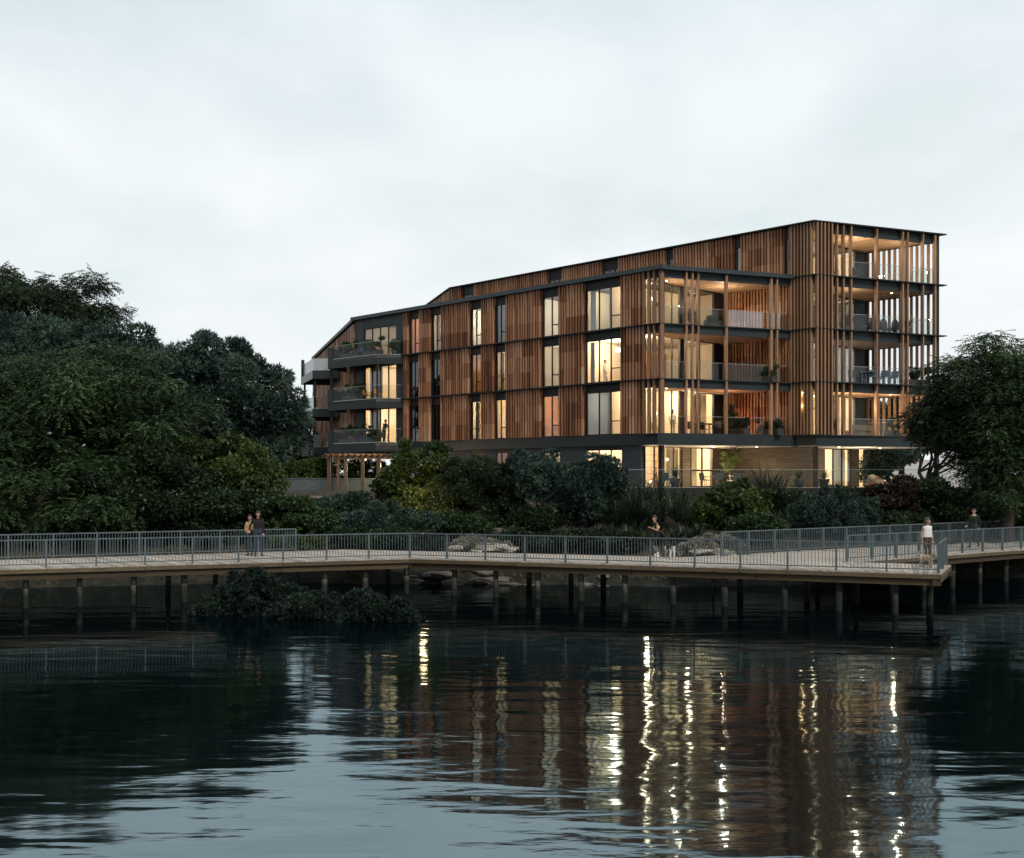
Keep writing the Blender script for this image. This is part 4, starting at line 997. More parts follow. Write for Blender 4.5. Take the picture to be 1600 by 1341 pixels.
tree('shrub', 'spreading blue green shrub left of the rusty shrub on the right bank', 57.5, [(1305, 808, 66, 32), (1265, 815, 36, 22), (1335, 805, 34, 24), (1300, 785, 34, 20)], 'leaf_blue', 'tuft', 42000, .17, .045, .42, 100, 25, trunk=1300, fork=(1300, 825), cat='shrub', group=GS, r0=.1)
tree('shrub', 'rusty brown tinged shrub under the right end of the terrace wall', 59, [(1392, 790, 36, 34), (1375, 808, 28, 20), (1405, 765, 20, 18)], 'leaf_red', 'leaf', 22000, .17, .09, .45, 60, 26, trunk=1390, fork=(1390, 810), cat='shrub', group=GS, r0=.08)
tree('shrub', 'dark green shrub between the rusty shrub and the right hand trees', 60, [(1445, 785, 42, 34), (1425, 765, 28, 22), (1475, 800, 40, 28)], 'leaf_dark', 'leaf', 30000, .18, .09, .5, 70, 27, trunk=1450, fork=(1450, 805), cat='shrub', group=GS, r0=.08)
tree('shrub', 'dark mass of shrub behind the man at the far right', 63, [(1545, 800, 70, 36), (1600, 790, 70, 44), (1500, 805, 40, 30)], 'leaf_dark', 'leaf', 42000, .2, .09, .6, 90, 28, trunk=1560, fork=(1560, 815), cat='shrub', group=GS, r0=.1)
tree('shrub', 'small blue green bush below the pergola deck', 62, [(538, 794, 34, 22), (565, 803, 26, 16), (515, 803, 22, 14)], 'leaf_blue', 'tuft', 26000, .16, .045, .4, 60, 29, trunk=540, fork=(540, 808), cat='shrub', group=GS, r0=.07)
tree('shrub', 'low dark blue green bush just above the front path bend', 56, [(600, 818, 52, 24), (650, 822, 40, 18), (560, 822, 40, 20)], 'leaf_blue', 'tuft', 30000, .15, .045, .36, 80, 30, trunk=600, fork=(600, 830), cat='shrub', group=GS, r0=.06)
tree('shrub', 'low leafy green bush right of the standing couple', 55, [(455, 810, 44, 30), (490, 822, 36, 22), (430, 795, 26, 26)], 'leaf_green', 'leaf', 30000, .17, .09, .42, 80, 31, trunk=455, fork=(455, 828), cat='shrub', group=GS, r0=.06)
tree('shrub', 'small fresh green plant growing by the end post of the left back railing', 51.6, [(470, 845, 22, 16), (440, 850, 18, 12), (492, 850, 16, 10)], 'leaf_lime', 'leaf', 6000, .14, .06, .25, 30, 32, trunk=470, fork=(470, 852), cat='shrub', group=GS, r0=.04)
tree('shrub', 'dark low shrub behind the middle of the front railing', 53.5, [(640, 842, 50, 16), (590, 845, 44, 14), (560, 838, 30, 14)], 'leaf_dark', 'leaf', 20000, .15, .07, .35, 60, 33, trunk=620, fork=(620, 850), cat='shrub', group=GS, r0=.05)
tree('shrub', 'shadowy low shrub along the path under the bare stemmed shrub', 53, [(870, 845, 66, 14), (960, 845, 50, 16), (800, 842, 30, 12)], 'leaf_dark', 'leaf', 22000, .15, .07, .35, 60, 34, trunk=870, fork=(870, 852), cat='shrub', group=GS, r0=.05)
BELT = [(1010, 60.5, 812, 46, 26, 'leaf_dark', 'leaf', 'dark round shrub behind the jogger under the terrace wall'), (1065, 61, 800, 40, 24, 'leaf_green', 'leaf', 'mid green shrub right of and behind the jogger'),
        (1215, 62, 800, 40, 26, 'leaf_dark', 'leaf', 'dark shrub tucked between the bright green and blue green shrubs'), (975, 61, 800, 34, 30, 'leaf_dark', 'leaf', 'dark shrub at the foot of the brick corner'),
        (1260, 63, 790, 40, 18, 'leaf_green', 'leaf', 'low green shrub along the terrace wall below the right column'), (1345, 63, 782, 36, 20, 'leaf_dark', 'leaf', 'low dark shrub along the terrace wall below the wicker chairs'),
        (835, 57.5, 815, 40, 22, 'leaf_dark', 'leaf', 'dark low shrub at the foot of the bare stemmed shrub, left side'), (715, 56.5, 822, 46, 18, 'leaf_green', 'leaf', 'low green shrub in front of the yellow green one, near the railing'),
        (1185, 55, 824, 34, 14, 'leaf_green', 'leaf', 'low green shrub at the start of the right hand railing'), (1395, 57.5, 820, 50, 14, 'leaf_dark', 'leaf', 'low dark shrub along the back of the right hand railing')]
for i, (px, Y, cy, rx, ry, mt, kd, lb) in enumerate(BELT):
    tree('shrub', lb, Y, [(px, cy, rx, ry), (px - rx * .6, cy + 5, rx * .6, ry * .7), (px + rx * .55, cy + 4, rx * .6, ry * .75)], mt, kd, 17000, .18, .085, .42, 56, 130 + i, trunk=px, fork=(px, cy + ry * .6), cat='shrub', group=GS, r0=.06)
# silver ground hugging bushes
tree('shrub', 'pale silver mounded bush behind the front railing, left of centre', 52.2, [(738, 856, 36, 10), (765, 859, 28, 9)], 'leaf_silver', 'tuft', 20000, .12, .05, .26, 60, 35, trunk=738, fork=(738, 862), cat='shrub', group='silver bushes beside the path', r0=.04)
tree('shrub', 'wide pale silver bush at the bend beside the right hand path', 49.4, [(1118, 856, 40, 13), (1088, 860, 24, 9)], 'leaf_silver', 'tuft', 24000, .12, .05, .26, 70, 36, trunk=1118, fork=(1118, 862), cat='shrub', group='silver bushes beside the path', r0=.04)
# right hand trees
tree('tree', 'dark spreading tree overlapping the right corner of the building', 61, [(1474, 640, 42, 50), (1444, 664, 26, 30), (1500, 672, 60, 32), (1466, 612, 24, 28), (1490, 586, 20, 22), (1535, 650, 46, 48), (1530, 705, 46, 30)], 'leaf_dark', 'feather', 86000, .15, .055, .55, 150, 41, trunk=1465, fork=(1450, 740), r0=.26, stems=4, nl=16)
tree('tree', 'tall dark tree at the right edge, highest on that side', 59, [(1560, 590, 60, 52), (1606, 640, 80, 86), (1556, 680, 54, 56), (1556, 548, 28, 28), (1620, 562, 40, 36), (1592, 740, 72, 60), (1560, 770, 50, 34), (1650, 640, 60, 110)], 'leaf_green', 'feather', 150000, .15, .055, .66, 220, 42, trunk=1570, fork=(1565, 745), r0=.34, nl=16)
tree('tree', 'low dark tree behind the terrace to the right of the wicker chairs', 78, [(1378, 716, 22, 16), (1408, 710, 22, 12), (1362, 734, 16, 14)], 'leaf_blue', 'leaf', 24000, .24, .1, .6, 60, 43, trunk=1400, fork=(1400, 745), stems=3)
tree('tree', 'dark distant tree seen through the slatted far side of the balconies', 84, [(1400, 640, 40, 26), (1440, 645, 40, 30), (1375, 665, 34, 34), (1420, 690, 40, 30)], 'leaf_dark', 'leaf', 30000, .28, .13, .8, 70, 44, trunk=1410, fork=(1410, 720))
# mangrove like bushes standing in the water
MG = 'bushes standing in the water'
tree('water_bush', 'tallest dark bush in the water, reaching the boardwalk edge', 40.3, [(395, 920, 52, 24), (358, 938, 34, 18), (436, 926, 40, 22), (410, 946, 64, 14)], 'leaf_mangrove', 'tuft', 40000, .13, .035, .26, 140, 51, trunk=395, fork=(395, 940), cat='bush', group=MG, r0=.05, shell=.2, nl=14)
tree('water_bush', 'long low dark bush in the water, centre of the group', 38.8, [(492, 950, 46, 18), (458, 962, 40, 14), (515, 968, 34, 11)], 'leaf_mangrove', 'tuft', 32000, .13, .035, .24, 120, 52, trunk=495, fork=(495, 960), cat='bush', group=MG, r0=.05, shell=.2, nl=14)
tree('water_bush', 'rounded dark bush in the water at the right end of the group', 38.0, [(572, 950, 36, 22), (612, 962, 34, 17), (640, 972, 18, 9), (560, 972, 44, 12)], 'leaf_mangrove', 'tuft', 34000, .13, .035, .24, 130, 53, trunk=585, fork=(585, 962), cat='bush', group=MG, r0=.05, shell=.2, nl=14)
tree('water_bush', 'smallest dark bush in the water, at the left end of the group', 39.6, [(330, 956, 26, 12), (312, 964, 16, 6)], 'leaf_mangrove', 'tuft', 10000, .13, .035, .2, 50, 54, trunk=328, fork=(328, 960), cat='bush', group=MG, r0=.04, shell=.2)
# strap leaved plants
def strap_plant(label, px, py, Y, h, spread, heads, n, seed, mat='leaf_flax', w=.05, pot=None, name='strap_leaved_plant', loc=None, group='strap leaved plants on the bank'):
    r = np.random.default_rng(seed)
    if loc is None:
        X = (px - HX) / F * Y; base = Vector((X, Y, ground(X, Y)))
    else: base = Vector(loc)
    t_ = empty(name, base, label, 'plant', group)
    zt_ = base.z if pot is None else base.z + pot[1]
    if pot:
        R, H = pot; MB().lathe(base, [(R * .62, 0), (R * .8, H * .4), (R, H * .95), (R, H), (R * .86, H), (R * .84, H * .9)], 16).build('pot', M['ceramic'], t_, True)
    vs, qs, tn = [], [], []
    for hI in range(heads):
        c = np.array([base.x, base.y, zt_]) + (np.array([r.uniform(-spread, spread), r.uniform(-spread, spread) * .6, r.uniform(0, h * .35) if heads > 1 else 0]))
        for i in range(n):
            a = r.uniform(0, 6.283); tilt = r.uniform(.12, 1.15); L = h * r.uniform(.55, 1.05)
            dh = np.array([math.cos(a), math.sin(a), 0]); sd = np.array([-math.sin(a), math.cos(a), 0])
            p = c.copy(); k0 = len(vs); droop = r.uniform(.25, .8)
            for sgm in range(5):
                f = sgm / 4; wv = w * (1 - f ** 2 * .97) * (0.7 + .6 * min(1, f * 4) * .5)
                ang = tilt + droop * f * f * 1.2
                if sgm: p = p + (dh * math.sin(ang) + np.array([0, 0, math.cos(ang)])) * (L / 4)
                vs += [p + sd * wv / 2, p - sd * wv / 2]
            for sgm in range(4): q = k0 + sgm * 2; qs.append((q, q + 1, q + 3, q + 2)); tn.append(np.clip(r.normal(.5, .2), 0, 1))
    v = np.array(vs); v[:, 2] = np.maximum(v[:, 2], base.z)
    arrays('leaves', M[mat], v, np.array(qs), np.array(tn), t_)
    return t_
strap_plant('spiky dark strap leaved clump behind the jogger, right side', 1045, 0, 56.5, 2.0, 1.0, 8, 46, 61)
strap_plant('spiky strap leaved clump left of the jogger under the brick corner', 985, 0, 57, 2.2, .8, 7, 46, 62)
strap_plant('tall spiky clump rising against the terrace wall above the jogger', 1015, 0, 60.5, 2.3, .8, 6, 46, 63)
strap_plant('tallest dark spiky clump below the black terrace column', 1205, 0, 60.5, 2.9, .7, 8, 50, 64)
strap_plant('low spiky clump between the bright green and the blue green shrubs', 1222, 0, 57, 1.2, .7, 6, 44, 65)
strap_plant('small spiky clump under the left part of the terrace wall', 1075, 0, 60, 1.3, .6, 5, 40, 66)
for i, (px, Y, h_, lb) in enumerate([(960, 55, .9, 'low strap leaved tuft left of the taller clumps, near the path'), (1000, 54.5, .9, 'low strap leaved tuft by the path under the tall clumps'), (1070, 54.5, .85, 'low strap leaved tuft just right of the jogger, by the path'),
        (1195, 55.5, 1.0, 'strap leaved tuft between the bright green shrub and the right railing'), (1240, 58.5, 1.3, 'strap leaved tuft above the blue green shrub on the right'), (1165, 60.3, 1.2, 'strap leaved tuft at the foot of the terrace wall above the bright green shrub'),
        (930, 55.5, .8, 'low strap leaved tuft under the bare stemmed shrub'), (1100, 58.5, 1.0, 'strap leaved tuft left of the bright green shrub'), (1275, 60.5, 1.1, 'strap leaved tuft at the foot of the terrace wall on the right'), (1030, 53.6, .7, 'smallest strap leaved tuft directly behind the jogger')]):
    strap_plant(lb, px, 0, Y, h_, .8, 6, 40, 90 + i)
lamp('garden_and_streak_lamp', (*at(688, 800, 57.6).xy, ground(-3.5, 57.6) + .5), 16, GOLD, .08); lamp('garden_and_streak_lamp', (*at(662, 800, 57.6).xy, 3.95), 15, GOLD, .16)  # second one is added, with no fitting, for a golden streak on the water
MB().lathe((*at(688, 800, 57.6).xy, ground(-3.5, 57.6) + .0), [(.04, 0), (.04, .3), (.09, .32), (.09, .42), (.03, .44)], 10).build('garden_light', M['black']); tag(bpy.data.objects['garden_light'], 'small black garden light shining up into the yellow green shrub', 'garden light')
# dry grass and rocks on the bank
r = np.random.default_rng(5); vs, qs, tn = [], [], []
pts = []
for i in range(24000):
    x = r.uniform(-22, 26); d_ = r.choice([r.uniform(.2, 2.2), r.uniform(2, 17)], p=[.45, .55]); y = shore(x) + d_
    if 47 < y < 53.5 and DECK + .1 > ground(x, y) and -34 < x < 9 and y < 50: pass
    if math.sin(x * .9 + 1.3) + math.sin(y * 1.1 + x * .4) < -.1: continue
    pts.append((x, y))
P_ = np.array([(x, y, ground(x, y) - .02) for x, y in pts]); n_ = len(P_)
dd = unit(np.stack([r.normal(size=n_), r.normal(size=n_), r.uniform(.3, 1.6, n_)], 1)); ss = unit(np.cross(dd, r.normal(size=(n_, 3))))
v, q, t2 = blades(P_, dd, ss, r.uniform(.15, .42, n_), r.uniform(.02, .05, n_), np.clip(r.normal(.45, .25, n_), 0, 1))
o = arrays('grass', M['drygrass'], v, q, t2, None); o['kind'] = 'stuff'; o['label'] = 'tufts of dry grass over the bank'
def rock(x, y, sz, seed):
    from mathutils import noise
    rg = random.Random(seed); mb = MB(); mb.ball((0, 0, 0), 1, 18, 12)
    sc = Vector((sz * rg.uniform(.9, 1.6), sz * rg.uniform(.7, 1.1), sz * rg.uniform(.4, .7))); o_ = Vector((rg.uniform(0, 99), rg.uniform(0, 99), 0))
    z = ground(x, y) + sc.z * .15; vv = []
    for p in mb.v:
        p = Vector(p); k = 1 + .38 * noise.noise(p * 1.1 + o_) + .22 * noise.noise(p * 2.7 + o_) + .10 * noise.noise(p * 6 + o_)
        p = p * k; p.z = max(p.z, -.8) if p.z < .55 else .55 + (p.z - .55) * .35
        vv.append((x + p.x * sc.x, y + p.y * sc.y, z + p.z * sc.z))
    mb.v = vv
    return mb.build('rock', M['rock'])
RK = [(690, 51.7), (712, 52.0), (735, 51.6), (758, 52.0), (782, 51.6), (806, 51.9), (668, 51.9), (830, 51.5), (905, 51.4), (700, 52.6), (760, 52.5), (650, 52.2), (940, 51.2), (1085, 50.3), (1180, 51.0)]
RK += [(p_ + rng.uniform(-9, 9), y_ + rng.uniform(-.2, .9)) for p_, y_ in RK]
for i, (px, Y) in enumerate(RK):
    o = rock((px - HX) / F * Y, Y - .9, rng.uniform(.18, .46), 100 + i)
    tag(o, 'pale weathered rock at the waterline in the shade under the boardwalk', 'rock', 'rocks at the waterline under the boardwalk')
for i, (px, Y, lb) in enumerate([(470, 66, 'pale flat rock on the bank, left of the small bush under the pergola'), (495, 66.5, 'pale rock beside the pergola deck wall on the left bank'), (596, 66, 'reddish pale rock on the bank just right of the pergola base'), (610, 62, 'pale rock low on the bank beneath the yellow green shrub'), (790, 57, 'pale rock between the stems of the dark and blue green shrubs'), (880, 56.5, 'pale rock beneath the bare stemmed blue green shrub')]):
    tag(rock((px - HX) / F * Y, Y, .5, 200 + i), lb, 'rock')

for i in range(26):
    lft = i < 12; px = rng.uniform(698, 796) if lft else rng.uniform(1078, 1168); Y = rng.uniform(50.6, 52.6) if lft else rng.uniform(48.0, 49.4)
    o = rock((px - HX) / F * Y, Y, rng.uniform(.16, .40), 300 + i)
    z_ = max(0, DECK - .02 - ground(o.location.x, o.location.y)); o.location.z += z_ + rng.uniform(0, .18); o.data.materials[0] = M['palerock']
    tag(o, 'pale rock heaped behind the front railing left of centre' if lft else 'pale rock heaped at the bend where the right hand path leaves', 'rock', 'pale rocks behind the front railing' if lft else 'pale rocks at the path bend')
# ------------------------------------------------------------------ furniture and potted plants
def chair(x, y, z, rz, label, mat='darkchair', group=None, wide=.46):
    c = local_empty('chair', (x, y, z), rz, label, 'chair', group); w_ = wide / 2
    MB().xyz(-w_, w_, -.22, .22, .42, .46).build('seat', M[mat], c)
    mb = MB(); mb.add([(-w_, .21, .46), (w_, .21, .46), (w_, .25, .46), (-w_, .25, .46), (-w_, .28, .86), (w_, .28, .86), (w_, .32, .86), (-w_, .32, .86)], [(0, 1, 5, 4), (1, 2, 6, 5), (2, 3, 7, 6), (3, 0, 4, 7), (4, 5, 6, 7), (3, 2, 1, 0)]); mb.build('backrest', M[mat], c)
    for sx in (-1, 1):
        for sy in (-1, 1): MB().tube((sx * (w_ - .03), sy * .19, .42), (sx * w_, sy * .23, 0), .016, .012, 8).build('leg', M[mat], c)
        MB().path([Vector((sx * w_, -.18, .44)), Vector((sx * (w_ + .03), -.16, .64)), Vector((sx * (w_ + .02), .24, .66))], [.014] * 3, 7).build('armrest', M[mat], c)
    return c
def table(x, y, z, rz, label, mat='darkchair', L=1.5, W=.8):
    c = local_empty('table', (x, y, z), rz, label, 'table')
    MB().xyz(-L / 2, L / 2, -W / 2, W / 2, .70, .74).build('table_top', M[mat], c)
    for sx in (-1, 1):
        for sy in (-1, 1): MB().tube((sx * (L / 2 - .08), sy * (W / 2 - .08), .70), (sx * (L / 2 - .05), sy * (W / 2 - .05), 0), .03, .022, 8).build('leg', M[mat], c)
    return c
def armchair(x, y, z, rz, label, wd=.8):
    c = local_empty('wicker_armchair', (x, y, z), rz, label, 'armchair'); w_ = wd / 2
    mb = MB(); mb.prism([(-w_ * .75, -.34), (w_ * .75, -.34), (w_, -.1), (w_, .3), (w_ * .8, .4), (-w_ * .8, .4), (-w_, .3), (-w_, -.1)], .05, .36); mb.build('base', M['wicker'], c)
    mb = MB()
    for i in range(11):
        a0, a1 = math.pi * (i - .5) / 11 - .05, math.pi * (i + .5) / 11 + .0
        P2 = lambda a, k: (math.cos(a) * w_ * k, .05 + math.sin(a) * .4 * k)
        hgt = .5 + .26 * math.sin(math.pi * (i + .0) / 10)
        mb.prism([P2(a0, .88), P2(a1, .88), P2(a1, 1.02), P2(a0, 1.02)], .362, hgt, rng.random())
    mb.build('backrest', M['wicker'], c)
    MB().xyz(-w_ * .72, w_ * .72, -.3, .3, .363, .47).build('cushion', M['cushion'], c)
    mb = MB(); mb.ball((0, .28, .6), (w_ * .6, .09, .17), 10, 8); mb.build('pillow', M['cushion'], c, True)
    for sx in (-1, 1):
        for sy in (-1, 1): MB().tube((sx * w_ * .7, sy * .28, .05), (sx * w_ * .72, sy * .3, 0), .025, .02, 8).build('leg', M['wicker'], c)
    return c
def bush(loc, label, rad=.45, h=.7, mat='leaf_green', n=2600, seed=0, pot=(.24, .38), ll=.09, lw=.045, group='potted plants on the balconies and terraces', name='potted_plant', long=None, ang=0):
    t_ = empty(name, loc, label, 'plant', group); l_ = Vector(loc)
    if long:
        c_, s_ = math.cos(ang), math.sin(ang); q = lambda a, b: (l_.x + a * c_ - b * s_, l_.y + a * s_ + b * c_)
        MB().prism([q(-long, -.2), q(long, -.2), q(long, .2), q(-long, .2)], l_.z, l_.z + .42).build('planter', M['ceramic'], t_)
        els = [((*q(-long + (i + .5) * 2 * long / 5, 0), l_.z + .42 + h * .45), (long * .3, .3, h * .5)) for i in range(5)]
    else:
        R, H = pot; MB().lathe(l_, [(R * .65, 0), (R * .85, H * .5), (R, H), (R * .85, H), (R * .83, H * .92)], 14).build('pot', M['ceramic'], t_, True)
        els = [((l_.x, l_.y, l_.z + H + h * .45), (rad, rad, h * .55))]
    crown('foliage', M[mat], els, t_, 'leaf', 26, .18, n, ll, lw, seed + 300, low=l_.z + .2, shell=.3)
    return t_
# lower block balconies (each floor), set back balconies, terrace
def bp(u, v, z): return B(u, v, z)
bush(bp(.9, 3.9, L3), 'dark leafy potted plant on the top lower balcony, beside the glazing', .4, .9, 'leaf_dark', seed=1)
bush(bp(-.6, 4.4, L3), 'low spreading plant in a planter at the top lower balcony edge', .4, .55, 'leaf_dark', 3600, seed=2, long=.9, ang=2.0)
bush(bp(-2.2, 7.2, L2), 'flowering planter at the right end of the middle lower balcony', .4, .75, 'leaf_yellow', 4200, seed=3, long=1.0, ang=2.0)
bush(bp(-2.4, 7.4, L1), 'grassy planter at the right end of the lowest upper balcony', .4, .6, 'leaf_flax', 4200, seed=4, long=1.1, ang=2.0)
bush(bp(-1.4, 5.6, L1), 'grey green planter before the red lit timber wall', .4, .6, 'leaf_flax', 4200, seed=5, long=.9, ang=2.0)
bush(bp(.8, 7.6, L1), 'slender dark tree in a pot against the red lit timber wall', .4, 1.7, 'leaf_dark', 2600, seed=6)
table(*bp(.2, 4.6, L1), .76, 'dark table on the balcony in front of the red lit timber wall')
for i, (u, v, a, lb) in enumerate([(.8, 3.9, 2.3, 'dark balcony chair left of the table by the red lit wall'), (.9, 5.2, 2.3, 'dark balcony chair behind the table by the red lit wall'), (-.6, 4.4, -.8, 'dark balcony chair in front of the table by the red lit wall')]):
    chair(*bp(u, v, L1), a, lb, 'darkchair')
chair(*bp(2.6, 2.6, L1), 1.2, 'brown chair inside the room beside the standing woman', 'wood_in')
for i, (u, v, lb) in enumerate([(-5.2, 11.6, 'leafy potted plant on the second set back balcony from the top, beside the glazing'), (-5.0, 9.7, 'potted plant at the left end of the lowest set back balcony')]):
    bush(bp(u, v, (L3, L1)[i]), lb, .4, .8, ('leaf_dark', 'leaf_yellow')[i], seed=10 + i)
for i, (u, v) in enumerate([(-5.9, 12.9), (-6.2, 13.8), (-6.5, 14.7)]):
    c = local_empty('lounge_chair', bp(u, v, L3), .76 + math.pi, ('dark padded lounge chair on the third floor set back balcony, left of three', 'dark padded lounge chair, middle of three in the row', 'dark padded lounge chair, right of three nearest the palm')[i], 'armchair', 'padded lounge chairs on the set back balcony')
    mb = MB(); mb.ball((0, .22, .55), (.42, .14, .42), 12, 9); mb.build('backrest', M['darkchair'], c, True)
    mb = MB(); mb.ball((0, -.1, .36), (.42, .40, .13), 12, 8); mb.build('seat', M['darkchair'], c, True)
    for sx in (-1, 1):
        for sy in (-1, 1): MB().tube((sx * .28, sy * .25 - .05, .3), (sx * .34, sy * .3 - .05, 0), .02, .015, 7).build('leg', M['black'], c)
strap_plant('palm like potted plant with arching fronds at the slatted end of the third floor balcony', 0, 0, 0, .95, .05, 1, 46, 71, 'leaf_flax', .06, (.24, .5), 'potted_palm', bp(-7.0, 15.9, L3), None)
table(*bp(-6.0, 13.0, L2), .76 + .4, 'long blue grey dining table on the second floor set back balcony', 'bluechair', 2.2, .9)
for i, (u, v, a) in enumerate([(-5.4, 12.0, 2.4), (-5.7, 12.9, 2.4), (-6.0, 13.8, 2.4), (-6.5, 12.1, -.75), (-6.8, 13.0, -.75), (-7.0, 13.9, -.75)]):
    chair(*bp(u, v, L2), a, 'blue grey dining chair round the long table on the second floor balcony', 'bluechair', 'dining chairs round the second floor balcony table')
bush(bp(-7.4, 16.2, L2), 'bushy planter at the slatted end of the second floor balcony', .4, 1.0, 'leaf_dark', 5200, seed=14, long=.9, ang=.4)
chair(*bp(-4.6, 11.0, L4), 2.2, 'dark chair on the top balcony near the lit glazing', 'darkchair'); chair(*bp(-5.2, 12.4, L4), 2.4, 'dark chair on the top balcony further along the glass', 'darkchair')
c = local_empty('sofa', bp(-4.6, 13.8, L1), .76 + math.pi, 'low dark sofa on the lowest set back balcony', 'sofa')
MB().xyz(-1.1, 1.1, -.4, .4, .12, .42).build('seat', M['dark_in'], c); MB().xyz(-1.1, 1.1, .25, .45, .421, .78).build('backrest', M['dark_in'], c)
bush(bp(-6.4, 15.4, L1), 'dark planter near the sofa on the lowest set back balcony', .4, .8, 'leaf_dark', 4200, seed=15, long=.8, ang=.4)
# terrace
chair(9.0, 66.9, LG, 2.2, 'blue grey chair at the left end of the terrace before the lit window', 'bluechair')
strap_plant('spiky plant in a charcoal pot beside the black corner column', 0, 0, 0, .95, .05, 1, 70, 72, 'leaf_flax', .06, (.34, .55), 'potted_plant', (9.35, 67.1, LG), 'potted plants on the balconies and terraces')
strap_plant('spiky plant in a charcoal pot left of the right hand black column', 0, 0, 0, .85, .04, 1, 60, 73, 'leaf_lime', .05, (.34, .5), 'potted_plant', (16.55, 67.6, LG), 'potted plants on the balconies and terraces')
strap_plant('spiky plant in a charcoal pot right of the right hand black column', 0, 0, 0, .85, .04, 1, 60, 74, 'leaf_lime', .05, (.34, .5), 'potted_plant', (18.0, 67.6, LG), 'potted plants on the balconies and terraces')
table(12.6, 68.4, LG, .1, 'dark dining table on the terrace before the brick wall')
for x, a, lb in ((11.3, 2.0, 'dark terrace chair at the left end of the dining table'), (12.3, 0, 'dark terrace chair at the back of the dining table, left'), (13.3, 0, 'dark terrace chair at the back of the dining table, right')):
    chair(x, 69.1 if a == 0 else 68.4, LG, a, lb)
t_ = empty('potted_tree', (13.2, 70.6, LG), 'small uplit tree glowing gold against the brick wall', 'tree')
_, cc = crown('crown', M['leaf_lime'], [((13.3, 70.6, LG + 1.75), (.62, .5, .62)), ((12.8, 70.5, LG + 1.2), (.4, .35, .35))], t_, 'leaf', 36, .2, 2600, .08, .045, 80, shell=.2)
limbs((13.2, 70.6, LG + .3), cc, t_, .05, (13.2, 70.6, LG + 1.1), 8, 4); MB().lathe((13.2, 70.6, LG), [(.2, 0), (.27, .4), (.27, .45), (.22, .45)], 14).build('pot', M['ceramic'], t_, True)
lamp('tree_uplight', (13.0, 69.9, LG + .35), 30, GOLD, .05)
armchair(21.2, 68.2, LG, .5, 'wicker armchair with cushions on the terrace, left of the pair', .95); armchair(22.7, 68.0, LG, -.2, 'wider wicker armchair with cushions on the terrace, right of the pair', 1.25)
# left balconies
strap_plant('bright arching grass plant at the left corner of the top left balcony', 0, 0, 0, .9, .1, 3, 40, 75, 'leaf_lime', .04, (.3, .5), 'potted_plant', B(30.4, -1.2, L3), 'potted plants on the balconies and terraces')
for i, (u, v, z, lb, mt) in enumerate([(28.8, -1.35, L3, 'leafy planter along the front glass of the top left balcony', 'leaf_green'), (28.6, -1.35, L2, 'dark leafy planter on the middle left balcony', 'leaf_green'), (29.0, -1.35, L1, 'dense planter on the lowest left balcony, left half', 'leaf_green'), (26.7, -1.2, L1, 'dense planter on the lowest left balcony, right half', 'leaf_dark'), (26.3, -1.2, L3, 'low leafy planter at the right of the top left balcony', 'leaf_green')]):
    bush(B(u, v, z), lb, .45, 1.0, mt, 6500, seed=30 + i, long=1.05, ang=math.atan2(Ud.y, Ud.x))
bush(B(24.8, -.35, L3), 'green potted plant beside the right end of the top left balcony', .35, .8, 'leaf_lime', 2600, seed=37)
c = local_empty('lounger', B(27.5, -.7, L3 + .0), math.atan2(Ud.y, Ud.x), 'blue cushioned lounger on the top left balcony', 'lounger')
MB().xyz(-.9, .6, -.3, .3, .36, .5).build('cushion', M['blue'], c); MB().xyz(.6, .7, -.3, .3, .36, .95).build('backrest', M['blue'], c)
for sx in (-.8, .55):
    for sy in (-.25, .25): MB().tube((sx, sy, .36), (sx, sy, 0), .025, .02, 7).build('leg', M['black'], c)
for u, a, lb in ((27.6, .8, 'wooden chair on the middle left balcony, left of two'), (26.2, .8, 'wooden chair on the middle left balcony, right of two')):
    chair(*B(u, -.75, L2), a, lb, 'wood_in')
chair(*B(25.6, -.7, L1), .8, 'dark chair by the man on the lowest left balcony')
# pendant lamps in the rooms
def pendant(u, v, z, label, mat='lampsoft', rr=.2):
    p = B(u, v, z); c = empty('pendant_lamp', p, label, 'lamp')
    MB().lathe(p, [(rr * .4, .16), (rr, 0), (rr * .9, -.1), (rr * .3, -.16)], 14).build('lamp_shade', M[mat], c, True)
    MB().tube(p + Vector((0, 0, .16)), p + Vector((0, 0, .75)), .008, n=6).build('cord', M['black'], c)
pendant(u_at(966, 1.8), 1.8, L3 - 1.0, 'glowing pendant lamp above the walking man')
pendant(2.6, 2.6, L4 - 1.5, 'amber pendant lamp in the top corner room', 'terra_in', .22)
pendant(6.6, 1.8, LG + 2.1, 'amber pendant lamp in the ground floor room behind the blue green shrub', 'terra_in', .25)

